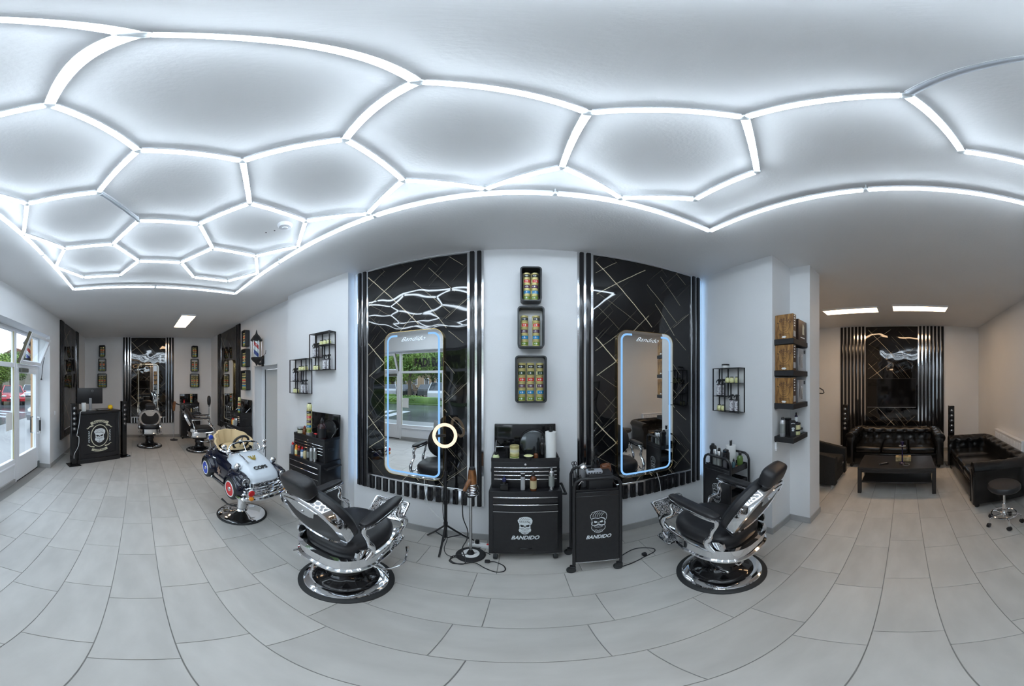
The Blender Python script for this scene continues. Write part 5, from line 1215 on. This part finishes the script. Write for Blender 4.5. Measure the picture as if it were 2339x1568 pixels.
obj('logo_ring', G().ribbon([(.021 * cos(2 * pi * k / 20), .021 * sin(2 * pi * k / 20)) for k in range(20)], .003, closed=True), m_silver, t, (.05, -.0012, .40), XZ, smooth=0)
obj('lettering', text_mesh('DELL', .014, m_silver), None, t, (.05, -.0012, .40), XZ)
item('white_speaker', 'white cylindrical speaker at the door end of the reception desk', 'speaker', dk(-.30, .12, zc), [('body', [(.046, 0), (.049, .004), (.049, .165), (.045, .17), (0, .17)], m_paper), ('grille', [(.0465, .1685), (.03, .171), (0, .171)], mat('pale_grille', (.6, .6, .6), .7)), ('button', G().cyl((0, -.048, .02), (0, -.051, .02), .004, n=8), m_black)])
o = obj('cable', G().tube([dk(-.33, .10, zc + .01), dk(-.40, .02, zc + .005), dk(-.43, -.024, 1.06), dk(-.455, -.03, .85), dk(-.50, -.03, .62), dk(-.46, -.03, .58), dk(-.47, -.03, .40), dk(-.55, -.03, .25), dk(-.56, -.03, .15)], .005, 6, sub=5), m_paper); tag(o, 'white cable hanging down the door end of the reception desk', 'cable')
t = thing('keyboard', 'black keyboard beside the monitor stand on the reception desk', 'keyboard', dk(.13, .12, zc), RD)
obj('case', G().rbox(-.13, .13, -.055, .055, 0, .016, .004, 1), m_black, t)
for j in range(3):
    for i in range(10): obj('key', G().rbox(-.118 + .024 * i, -.098 + .024 * i, -.045 + .03 * j, -.022 + .03 * j, .016, .022, .002, 1), m_silver, t)
t = thing('lemon', 'bright yellow round lemon-shaped bowl at the end of the reception desk', 'ornament', dk(.30, .13, zc)); obj('fruit', G().ell((0, 0, .055), (.062, .055, .055), 20, 12), mat('lemon_yellow', (.85, .55, .01), .4), t); obj('stem_spot', G().ell((.05, -.02, .03), (.012, .012, .01), 8, 6), m_red, t)
def tower_speaker(label, loc, rz, h=1.24):
    t = thing('tower_speaker', label, 'speaker', loc, rz, 'slim black tower speakers')
    obj('foot', G().rbox(-.12, .12, -.12, .12, 0, .012, .003, 1), m_blackg, t)
    obj('cabinet', G().rbox(-.055, .055, -.05, .05, .012, h, .006, 1), m_blackg, t)
    for k in range(5):
        z = h - .09 - k * .10
        d = obj('driver', G().lathe([(.040, 0), (.042, .004), (.034, .005), (.016, .002), (0, .006)], 18, M=Matrix.Translation((0, -.05, z)) @ Matrix.Rotation(pi / 2, 4, 'X')), m_blackm, t)
        obj('cone', G().lathe([(.020, .0045), (.012, .008), (0, .009)], 14, M=Matrix.Translation((0, -.05, z)) @ Matrix.Rotation(pi / 2, 4, 'X')), m_chromeb, d)
tower_speaker('slim black tower speaker at the door end of the reception desk', (-4.50, -1.24, 0), RD)
tower_speaker('slim black tower speaker at the far end of the reception desk', (-5.26, -.335, 0), RD)

# ================================================================== SMALL THINGS BY THE BACK WALL
t = thing('dryer_stand', 'thin black dryer stand with brown dryer by the back wall cabinet', 'dryer stand', (-6.70, .965, 0))
obj('base', G().lathe([(.11, 0), (.11, .012), (.02, .03), (.012, .05)], 24), m_black, t); obj('pole', G().cyl((0, 0, .03), (0, 0, .86), .010, n=8), m_chromeb, t)
obj('dryer', G().tube([(0, 0, .84), (.0, .0, .95), (0, .015, 1.06), (0, .04, 1.10)], [.03, .04, .042, .03], 12), mw, t); obj('handle', G().tube([(0, .03, 1.05), (.0, .12, 1.02), (0, .18, 1.0)], [.018, .015, .012], 8), m_black, t)
t = thing('brush_stand', 'upright black neck brush on a tall chrome stem behind the far barber chair', 'brush', (-6.30, 1.86, 0))
obj('base', G().lathe([(.10, 0), (.10, .012), (.02, .03), (.01, .05)], 24), m_black, t); obj('stem', G().cyl((0, 0, .03), (0, 0, 1.02), .011, n=8), m_chromeb, t); obj('brush_head', G().lathe([(.02, 1.0), (.045, 1.05), (.052, 1.15), (.045, 1.24), (.025, 1.27), (0, 1.275)], 16), m_black, t); obj('brush_collar', G().lathe([(.024, .98), (.03, 1.0), (.024, 1.03)], 12), m_chrome, t)
o = obj('cable', G().tube([(-4.62, -1.585, .30), (-4.75, -1.58, .18), (-4.95, -1.56, .09), (-5.1, -1.5, .03), (-5.2, -1.45, .012)], .006, 6, sub=4), m_paper); tag(o, 'white cable drooping along the window wall behind the tower speaker', 'cable')

# ================================================================== LOUNGE
def chesterfield(label, loc, rz, L=1.75, D=.90, H=.70):
    """tufted rolled-arm sofa; local -y is the front, x along it, origin at floor centre"""
    t = thing('chesterfield_sofa', label, 'sofa', loc, rz, 'black chesterfield sofas')
    hx, hy = L / 2, D / 2; r = .10
    obj('base', G().rbox(-hx + .10, hx - .10, -hy + .06, hy - .05, .07, .30, .03, 2), m_sofa, t)
    # back and arms: one rolled, tufted shell swept along a U; s along the U, q around the profile
    ax, ay = hx - r, hy - r
    path = []
    rc = .16
    def addp(x, y, nx, ny): path.append((x, y, nx, ny))
    n1 = 26; n2 = 8; n3 = 44
    for k in range(n1): addp(-ax, -hy + .02 + (ay - rc + hy - .02) * k / n1, 1, 0)
    for k in range(n2): a = pi - (pi / 2) * k / n2; addp(-ax + rc + rc * cos(a), ay - rc + rc * sin(a), -cos(a), -sin(a))
    for k in range(n3): addp(-ax + rc + (2 * ax - 2 * rc) * k / n3, ay, 0, -1)
    for k in range(n2): a = pi / 2 - (pi / 2) * k / n2; addp(ax - rc + rc * cos(a), ay - rc + rc * sin(a), -cos(a), -sin(a))
    for k in range(n1 + 1): addp(ax, ay - rc - (ay - rc + hy - .02) * k / n1, -1, 0)
    # profile (inward offset u, height z), from the seat up over the roll and down outside
    prof = [(.075, .30), (.072, .36), (.068, .42), (.06, .48), (.05, .54), (.055, .575)] + [(.0 + r * 1.0 * cos(a), H - r + r * .95 * sin(a)) for a in [radians(-10 + 200 * k / 12) for k in range(13)]] + [(-.06, H - .17), (-.05, .40), (-.05, .08)]
    V = []; F = []; np_ = len(prof); s_acc = 0
    for i, (x, y, nx, ny) in enumerate(path):
        if i: s_acc += hypot(x - path[i - 1][0], y - path[i - 1][1])
        pl = 0
        for j, (u, z) in enumerate(prof):
            if j: pl += hypot(u - prof[j - 1][0], z - prof[j - 1][1])
            dsp = 0
            if j < 15:
                a = s_acc / .115; b = pl / .115
                dsp = -.032 * (max(0, cos(pi * (a + b))) * max(0, cos(pi * (a - b)))) ** .7 + .006
                dsp += -.004 * (1 - min(1, abs(sin(pi * (a + b)) * sin(pi * (a - b))) * 3))
            uu = u + dsp * (1 if j < 9 else .6); zz = z + (dsp * .6 if 7 < j < 16 else 0)
            V.append((x + nx * uu, y + ny * uu, zz))
    for i in range(len(path) - 1):
        for j in range(np_ - 1): F.append((i * np_ + j, i * np_ + j + 1, (i + 1) * np_ + j + 1, (i + 1) * np_ + j))
    F.append(tuple(range(np_))); F.append(tuple((len(path) - 1) * np_ + j for j in reversed(range(np_))))
    obj('back_and_arms', G().add(V, F), m_sofa, t, smooth=65)
    for s_ in (-1, 1):
        sc = obj('arm_front', G().lathe([(r * .98, 0), (r * .98, .012), (r * .8, .018), (r * .3, .016), (0, .02)], 24, M=Matrix.Translation((s_ * ax, -hy + .022, H - r)) @ Matrix.Rotation(pi / 2, 4, 'X')), m_sofa, t)
        obj('arm_panel', G().rbox(s_ * ax - .062, s_ * ax + .062, -hy, -hy + .03, .07, H - r, .012, 2), m_sofa, t)
        obj('piping', G().tube([(s_ * ax - s_ * .062, -hy + .0, .08), (s_ * ax - s_ * .062, -hy, H - .19)], .006, 6), m_sofa, t)
    n = 3; cw = (2 * ax - .15) / n
    for k in range(n):
        x0 = -ax + .075 + cw * k
        obj('seat_cushion', G().rbox(x0 + .004, x0 + cw - .004, -hy + .03, ay - .06, .295, .425, .045, 3), m_sofa, t)
    obj('front_rail', G().rbox(-ax + .06, ax - .06, -hy + .025, -hy + .07, .07, .30, .02, 2), m_sofa, t)
    for sx_ in (-1, 1):
        for sy_ in (-1, 1): obj('foot', G().lathe([(.022, 0), (.034, .02), (.034, .05), (.025, .075)], 14), m_blackg, t, (sx_ * (hx - .12), sy_ * (hy - .07), 0))
    return t
chesterfield('black tufted leather sofa against the marble panel in the lounge', (4.86, .18, 0), -pi / 2, 1.86)
chesterfield('black tufted leather sofa along the lounge wall, behind the rolling stool', (3.60, -1.22, 0), pi, 1.80, .86, .66)
# coffee table
t = thing('coffee_table', 'low black coffee table with lower shelf in the lounge', 'coffee table', (3.62, .11, 0))
obj('table_top', G().rbox(-.31, .31, -.54, .54, .385, .425, .004, 1), mat('black_wood', (.018, .016, .016), .35), t)
obj('lower_shelf', G().rbox(-.27, .27, -.49, .49, .165, .19, .004, 1), MATS['black_wood'], t)
for sx_ in (-1, 1):
    for sy_ in (-1, 1): obj('leg', G().rbox(sx_ * .283 - .026, sx_ * .283 + .026, sy_ * .513 - .026, sy_ * .513 + .026, 0, .385, .003, 1), MATS['black_wood'], t)
    obj('apron', G().box(sx_ * .29 - .01, sx_ * .29 + .01, -.49, .49, .345, .385), MATS['black_wood'], t, smooth=0)
t = thing('tissue_box', 'gold and beige tissue box on the coffee table', 'tissue box', (3.68, .02, .4255)); obj('box_body', G().rbox(-.055, .055, -.115, .115, 0, .075, .004, 1), noise_var(mat('gold_box', rough=.4), (.30, .22, .10), (.55, .45, .26), 25), t); obj('slot', G().rbox(-.02, .02, -.07, .07, .0745, .077, .001, 1), m_black, t)
item('water_pipe', 'slim dark purple vase-like pipe standing before the tissue box', 'water pipe', (3.55, .035, .4255), [('foot', [(.045, 0), (.047, .008), (.02, .02), (.012, .03)], m_purple), ('stem', [(.011, .025), (.011, .12), (.016, .14), (.010, .16), (.010, .25), (.018, .27), (.012, .285)], m_purple), ('bowl', [(.012, .28), (.028, .31), (.032, .345), (.025, .345)], m_purple), ('tray', G().lathe([(.0, .0145), (.05, .0145), (.052, .018), (0, .018)], 18, M=Matrix.Translation((0, 0, .26))), m_silver)])
o = obj('coaster', G().lathe([(.05, 0), (.05, .006), (0, .006)], 18), m_silver, None, (3.48, -.02, .4255)); tag(o, 'small grey round coaster near the edge of the coffee table', 'coaster'); obj('coaster_inset', G().lathe([(.04, .006), (.04, .0075), (0, .0075)], 18), m_black, o)
for (x, y, lb) in ((3.5, .30, 'small dark remote control lying on the coffee table'),):
    t = thing('remote_control', lb, 'remote', (x, y, .4255), .5); obj('body', G().rbox(-.02, .02, -.07, .07, 0, .016, .006, 2), m_black, t); obj('buttons', G().rbox(-.012, .012, -.05, .04, .0155, .018, .002, 1), m_silver, t)
# tub armchair
t = thing('tub_armchair', 'black square tub armchair beside the partition in the lounge', 'armchair', (3.72, 1.36, 0))
mf = noise_var(mat('black_fabric', rough=.8), (.010, .010, .010), (.016, .016, .016), 40)
P = []
outer = rrect(.70, .74, .14, 6, 0, .0); 
V = []; F = []
upath = [(-.35, -.37), (-.35, .20), (-.31, .31), (-.20, .36), (.20, .36), (.31, .31), (.35, .20), (.35, -.37)]
def offset_in(p): return (p[0] * .66, p[1] * .62 if p[1] > 0 else p[1])
ringz = []
for (p) in upath:
    q = offset_in(p); hz = .64 if p[1] > .25 else (.62 if p[1] > 0 else .52)
    m_ = ((p[0] + q[0]) / 2, (p[1] + q[1]) / 2)
    ringz.append([(p[0], p[1], .06), (p[0], p[1], hz - .04), (p[0] * .97, p[1] * .97 if p[1] > 0 else p[1], hz - .01), (m_[0], m_[1], hz), (q[0] * 1.05, q[1] * 1.05 if q[1] > 0 else q[1], hz - .01), (q[0], q[1], hz - .05), (q[0], q[1], .06)])
V, F = loft(ringz)
obj('shell', G().add(V, F), mf, t, smooth=50)
obj('seat_cushion', G().rbox(-.228, .228, -.36, .21, .24, .42, .04, 3), mf, t); obj('front_panel', G().rbox(-.228, .228, -.35, -.30, .06, .25, .01, 1), mf, t)
obj('tag', G().box(.13, .16, -.362, -.3605, .27, .30), m_paper, t, smooth=0)
for sx_ in (-1, 1):
    for y in (-.31, .27): obj('foot', G().lathe([(.022, 0), (.026, .03), (.026, .062)], 12), m_chrome, t, (sx_ * .29, y, 0))
tower_speaker('slim black tower speaker between the lounge sofas', (4.66, -.90, 0), -pi / 2, 1.19)
tower_speaker('slim black tower speaker between armchair and lounge sofa', (4.85, 1.20, 0), -pi / 2, 1.19)
# television on the marble panel
t = thing('television', 'large black television mounted on the lounge marble panel', 'television', (XR - .08, .30, 1.40), -pi / 2)
obj('housing', G().rbox(-.56, .56, -.035, .02, -.33, .33, .006, 1), m_black, t); obj('screen', G().box(-.55, .55, -.0365, -.034, -.32, .32), mat('tv_glass', (.004, .004, .005), .06), t, smooth=0); obj('bezel', G().box(-.55, .55, -.037, -.034, -.329, -.322), m_silver, t, smooth=0)
obj('mount', G().box(-.2, .2, .02, .028, -.15, .15), m_black, t, smooth=0)
# radiator
t = thing('radiator', 'white panel radiator on the lounge wall behind the sofa', 'radiator', (3.75, YR + .06, 0))
obj('panel', G().rbox(-.55, .55, -.04, .02, .16, .74, .008, 1), m_white, t); obj('top_grille', G().rbox(-.55, .55, -.045, .03, .735, .76, .004, 1), m_white, t)
for k in range(20): obj('fin', G().rbox(-.535 + .0545 * k, -.505 + .0545 * k, .018, .028, .19, .71, .004, 1), m_white, t)
obj('pipe', G().cyl((-.5, 0, 0), (-.5, 0, .17), .01, n=8), m_white, t)
# stool on castors
t = thing('rolling_stool', 'round black stool on chrome five-wheel base beside the lounge sofa', 'stool', (2.335, -1.01, 0))
obj('seat', G().lathe([(.10, .455), (.16, .462), (.178, .485), (.178, .51), (.165, .53), (.10, .54), (0, .542)], 36), m_leather, t)
obj('gas_lift', G().cyl((0, 0, .12), (0, 0, .28), .022, n=16).cyl((0, 0, .28), (0, 0, .46), .013, n=12), m_chrome, t)
obj('foot_ring', G().tube([(.135 * cos(a), .135 * sin(a), .135) for a in [2 * pi * k / 36 for k in range(36)]], .008, 8, closed=True), m_chrome, t)
obj('hub', G().lathe([(.028, .10), (.03, .12), (.03, .16), (.022, .17)], 16), m_chrome, t)
for k in range(5):
    a = 2 * pi * k / 5 + .5; c, s_ = cos(a), sin(a)
    lg = obj('leg', G().tube([(.025 * c, .025 * s_, .135), (.13 * c, .13 * s_, .135), (.172 * c, .172 * s_, .115), (.18 * c, .18 * s_, .06)], .009, 8), m_chrome, t)
    obj('caster', G().lathe([(.010, -.018), (.026, -.016), (.028, 0), (.026, .016), (.010, .018)], 14, M=Matrix.Translation((.185 * c, .185 * s_, .0285)) @ Matrix.Rotation(a + .6, 4, 'Z') @ Matrix.Rotation(pi / 2, 4, 'X')), m_black, lg)
# black-framed display stand at the edge
t = thing('glass_display', 'tall black-framed glass display stand before the lounge wall', 'display stand', (1.72, -1.18, 0), radians(-40))
for x in (-.28, .28):
    for y in (-.02, .02): obj('post', G().box(x - .012, x + .012, y - .012, y + .012, .0, 1.78), m_black, t, smooth=0)
for z in (.02, .60, 1.18, 1.76): obj('crossbar', G().box(-.28, .28, -.02, .02, z - .012, z + .012), m_black, t, smooth=0)
obj('pane', G().box(-.268, .268, -.003, .003, .03, 1.75), m_cglass, t, smooth=0)
# clothes hanger on the lounge side of the partition
t = thing('coat_hanger', 'black coat hanger hanging on the lounge side of the partition', 'hanger', (2.66, 1.09, 1.62))
obj('hook', G().tube([(0, 0, .0), (0, 0, .05), (0, .02, .08), (0, 0, .10), (-.02, 0, .10)], .004, 6), m_black, t)
obj('bar', G().tube([(0, .0, 0), (0, -.12, -.03), (.0, -.165, -.055), (0, -.175, -.085), (0, -.16, -.095), (0, 0, -.09), (0, .17, -.09), (0, .17, -.06), (0, 0, 0)], .007, 8), m_black, t)
obj('wall_hook', G().cyl((-.03, 0, .10), (0.0, 0, .10), .006, n=8), m_chromeb, t)
# low white bench with a grey stand under the shop window (seen in the mirror)
t = thing('window_bench', 'low white bench under the shop window', 'bench', (-1.70, -1.52, 0))
obj('seat_board', G().rbox(-.50, .55, -.07, .07, .40, .45, .005, 1), m_white, t)
for x in (-.46, .5): obj('side_board', G().box(x - .02, x + .02, -.065, .065, 0, .40), m_white, t, smooth=0)
obj('back_board', G().box(-.44, .48, -.065, -.05, .02, .40), m_white, t, smooth=0)
t = thing('menu_stand', 'slanted grey card stand on the white window bench', 'card stand', (-2.07, -1.52, .4505), 0)
obj('card', G().box(-.11, .11, -.006, .006, 0, .22, M=Matrix.Rotation(radians(12), 4, 'X')), mat('card_grey', (.30, .31, .31), .5), t, smooth=0); obj('card_foot', G().box(-.11, .11, -.05, .03, 0, .006), MATS['card_grey'], t, smooth=0)
# ================================================================== THE STREET (through the shop window and in the mirrors)
m_asph = noise_var(mat('wet_asphalt', rough=.16), (.05, .055, .06), (.10, .105, .115), .35, bump=.10, bscale=25)
m_pave = noise_var(mat('paving', rough=.30), (.16, .16, .165), (.22, .22, .22), .8)
m_grass = noise_var(mat('grass', rough=.9), (.03, .06, .012), (.07, .12, .025), 3)
gr = struct('ground_street', G().box(-70, 50, -70, -2.26, -.16, -.12), m_asph)
struct('ground_pavement', G().box(-70, 50, -5.0, -1.96, -.12, -.03), m_pave)
struct('ground_verge', G().box(-70, -3.6, -16.5, -12.2, -.12, -.03), m_grass)
def zebra(x0, y0, n):
    for k in range(n):
        o = struct('trim_2' if 0 else 'ground_crossing', G().box(x0 + k * .95, x0 + k * .95 + .5, y0 - 2.4, y0, -.1199, -.116), mat('road_paint', (.30, .31, .31), .5))
zebra(-12.5, -6.2, 7)
leafs = [noise_var(mat(f'leaf_{k}', rough=.7), a, b, .8) for k, (a, b) in enumerate((((.045, .095, .012), (.14, .23, .035)), ((.07, .13, .018), (.21, .29, .05)), ((.035, .08, .014), (.11, .19, .035))))]
m_bark = mat('bark', (.07, .055, .04), .9)
def leaf_cloud(R, n, ls, seed):
    rnd = random.Random(seed); V = []; F = []
    blobs = [(rnd.uniform(-.55, .55), rnd.uniform(-.55, .55), rnd.uniform(-.5, .6), rnd.uniform(.38, .62)) for _ in range(14)]
    for i in range(n):
        b = blobs[i % 14]
        while 1:
            d = Vector((rnd.gauss(0, 1), rnd.gauss(0, 1), rnd.gauss(0, 1)))
            if d.length > .1: break
        d.normalize(); rr = b[3] * rnd.uniform(.75, 1.05)
        p = Vector((b[0] * R[0], b[1] * R[1], b[2] * R[2])) + Vector((d.x * R[0], d.y * R[1], d.z * R[2])) * rr
        a = Vector((rnd.gauss(0, 1), rnd.gauss(0, 1), rnd.gauss(0, .6))).normalized() * ls * rnd.uniform(.6, 1.3); c = a.cross(d).normalized() * ls * .6
        k = len(V); V += [p - a, p + c, p + a, p - c]; F.append((k, k + 1, k + 2, k + 3))
    return G().add(V, F)
crowns = [obj('crown', leaf_cloud((2.6, 2.6, 2.2), 5200, .13, s_), leafs[s_], smooth=0) for s_ in range(3)]
crown_me = [c.data for c in crowns]
for c in crowns: bpy.data.objects.remove(c)
def tree(label, x, y, h, kind, sc=1.0, tr=.18):
    t = thing('street_tree', label, 'tree', (x, y, -.1), random.uniform(0, 6), 'street trees')
    o = obj('crown', crown_me[kind], None, t, (0, 0, h)); o.scale = (sc, sc, sc)
    obj('trunk', G().tube([(0, 0, 0), (.05, 0, h * .35), (-.04, .03, h * .65), (0, 0, h)], [tr * 1.3, tr, tr * .9, tr * .5], 9), m_bark, t)
    for k in range(4):
        a = k * 1.7; obj('branch', G().tube([(0, 0, h * .5 + .2 * k), (.7 * cos(a), .7 * sin(a), h * .5 + .9 + .2 * k), (1.4 * cos(a), 1.4 * sin(a), h * .5 + 1.6 + .2 * k)], [.08, .06, .03], 6), m_bark, t)
for (x, y, h, k, sc, lb) in ((-10.3, -16.5, 3.3, 0, .85, 'dark leafy tree standing on the verge across the street'), (-16.0, -23.0, 3.4, 1, 1.2, 'light green tree behind the parked white saloon'), (-6.6, -22.5, 3.4, 1, 1.15, 'light green tree behind the white van'),
        (-22.0, -20.5, 3.3, 2, 1.15, 'deep green tree beyond the hedge'), (-27.5, -16.0, 3.4, 0, 1.0, 'round tree beside the far car park'), (-20.4, -13.0, 2.9, 1, .75, 'small pale tree close to the red car'), (-11.2, -25.0, 3.9, 2, 1.4, 'tall dark tree at the back of the car park'), (-19.5, -29.0, 4.4, 1, 1.5, 'tall light tree at the back of the car park'), (-1.5, -26.0, 4.0, 2, 1.3, 'broad dark tree far along the street'), (-34., -19., 4.2, 2, 1.3, 'broad tree at the far end of the street'), (-28.0, -25.5, 4.4, 0, 1.4, 'leafy tree behind the far parked cars')):
    tree(lb, x, y, h, k, sc)
hd = obj('hedge', None or leaf_cloud((2.6, .42, .36), 9000, .07, 9), leafs[0], None, (-9.0, -12.9, .28), smooth=0); tag(hd, 'low clipped green hedge along the verge across the street', 'hedge')
obj('hedge_core', G().rbox(-2.9, 2.9, -.3, .3, -.35, .16, .1, 2), leafs[2], hd)
def street_car(label, loc, rz, col, tall=0.0):
    t = thing('parked_car', label, 'car', loc, rz)
    pm = mat('paint_' + label.split()[0] + label.split()[1], col, .15, coat=.6)
    gm = mat('car_glass', (.02, .025, .03), .06)
    # profile along x (length 4.2), front = -x
    low = [(-2.05, .30), (-2.1, .50), (-2.0, .72), (-1.25, .90), (1.95, .95), (2.08, .75), (2.08, .32)]
    cab = [(-1.2, .88), (-.55, 1.38 + tall), (1.2, 1.42 + tall), (1.9, .93)]
    M = Matrix.Rotation(pi / 2, 4, 'X')
    obj('body', G().prism(low, -.86, .86, M=M), pm, t, smooth=30)
    V, F = loft([[(x, y_ * (.84 if z < 1 else .66), z) for x, z in cab] for y_ in (-1, 1)]); obj('cabin', G().add(V, F), gm, t, smooth=20)
    obj('roof', G().rbox(-.5, 1.15, -.62, .62, 1.385 + tall, 1.43 + tall, .02, 1), pm, t)
    for (a, b) in (((-1.2, .88), (-.55, 1.4 + tall)), ((1.2, 1.42 + tall), (1.9, .93))):
        for s_ in (-1, 1): obj('pillar', G().cyl((a[0], s_ * (.84 if a[1] < 1 else .65), a[1]), (b[0], s_ * (.65 if b[1] > 1 else .84), b[1]), .045, n=6), pm, t)
    for x in (-1.35, 1.3):
        for s_ in (-1, 1):
            w_ = obj('wheel', G().lathe([(.16, -.1), (.30, -.1), (.32, -.07), (.32, .07), (.30, .1), (.18, .1), (.15, .06), (0, .07)], 20, M=Matrix.Translation((x, s_ * .80, .32)) @ Matrix.Rotation(-s_ * pi / 2, 4, 'X')), m_rubber, t)
            obj('hub', G().lathe([(.17, .075), (.12, .095), (0, .1)], 14, M=Matrix.Translation((x, s_ * .80, .32)) @ Matrix.Rotation(-s_ * pi / 2, 4, 'X')), m_silver, w_)
    for s_ in (-1, 1):
        obj('headlight', G().rbox(-2.08, -1.95, s_ * .68 - .16, s_ * .68 + .16, .60, .74, .03, 1), m_chromeb, t)
        obj('wing_mirror', G().ell((-.75, s_ * .98, .98), (.08, .1, .07), 10, 8), pm, t)
    obj('grille', G().rbox(-2.12, -2.02, -.5, .5, .36, .50, .02, 1), m_black, t); obj('number_plate', G().box(-2.125, -2.115, -.26, .26, .50, .60), m_paper, t, smooth=0)
street_car('red compact car parked across the street near the small tree', (-17.3, -9.9, -.12), radians(212), (.34, .010, .014))
street_car('white saloon car parked behind the hedge', (-14.6, -20.5, -.12), radians(70), (.34, .35, .36))
street_car('black car parked beside the white saloon', (-12.5, -20.6, -.12), radians(75), (.015, .016, .018))
street_car('dark grey car parked behind the dark leafy tree', (-10.2, -21.0, -.12), radians(75), (.08, .085, .09))
street_car('white van-like car parked past the hedge end', (-7.6, -17.6, -.12), radians(78), (.36, .37, .38), .22)
street_car('silver car parked close to the shop pavement', (-10.35, -3.25, -.12), radians(180), (.16, .17, .18))
street_car('white hatchback parked behind the red car', (-21.6, -10.2, -.12), radians(205), (.34, .35, .36))
t = thing('street_post', 'slim grey sign post on the verge near the white saloon', 'post', (-12.9, -12.6, -.1)); obj('post', G().cyl((0, 0, 0), (0, 0, 2.6), .05, n=10), m_silver, t); obj('cap', G().cyl((0, 0, 2.6), (0, 0, 2.65), .06, n=10), m_silver, t)
def house(label, x, y, w_, d, h, col, rc):
    t = thing('house', label, 'house', (x, y, -.1)); obj('walls', G().box(-w_ / 2, w_ / 2, -d / 2, d / 2, 0, h), mat('render_' + label.split()[0], col, .85), t, smooth=0)
    obj('roof', G().prism([(-d / 2 - .4, h), (d / 2 + .4, h), (0, h + 2.2)], -w_ / 2 - .3, w_ / 2 + .3, M=Matrix.Rotation(pi / 2, 4, 'Z') @ Matrix.Rotation(pi / 2, 4, 'X')), mat('roof_tiles', rc, .8), t, smooth=0)
    for i in range(int(w_ // 2.5)):
        for j in range(2):
            xx = -w_ / 2 + 1.3 + i * 2.5; zz = 1.0 + j * 2.9
            f = obj('window', G().box(xx - .5, xx + .5, d / 2, d / 2 + .06, zz, zz + 1.3), m_white, t, smooth=0); obj('pane', G().box(xx - .42, xx + .42, d / 2 + .06, d / 2 + .07, zz + .08, zz + 1.22), mat('car_glass', (.02, .025, .03), .06), f, smooth=0)
house('peach two-storey house behind the trees across the street', -24, -44, 26, 8, 5.8, (.30, .21, .13), (.12, .05, .03))
house('cream two-storey house at the far end of the street', -44, -22, 9, 10, 5.8, (.30, .27, .21), (.12, .05, .03))
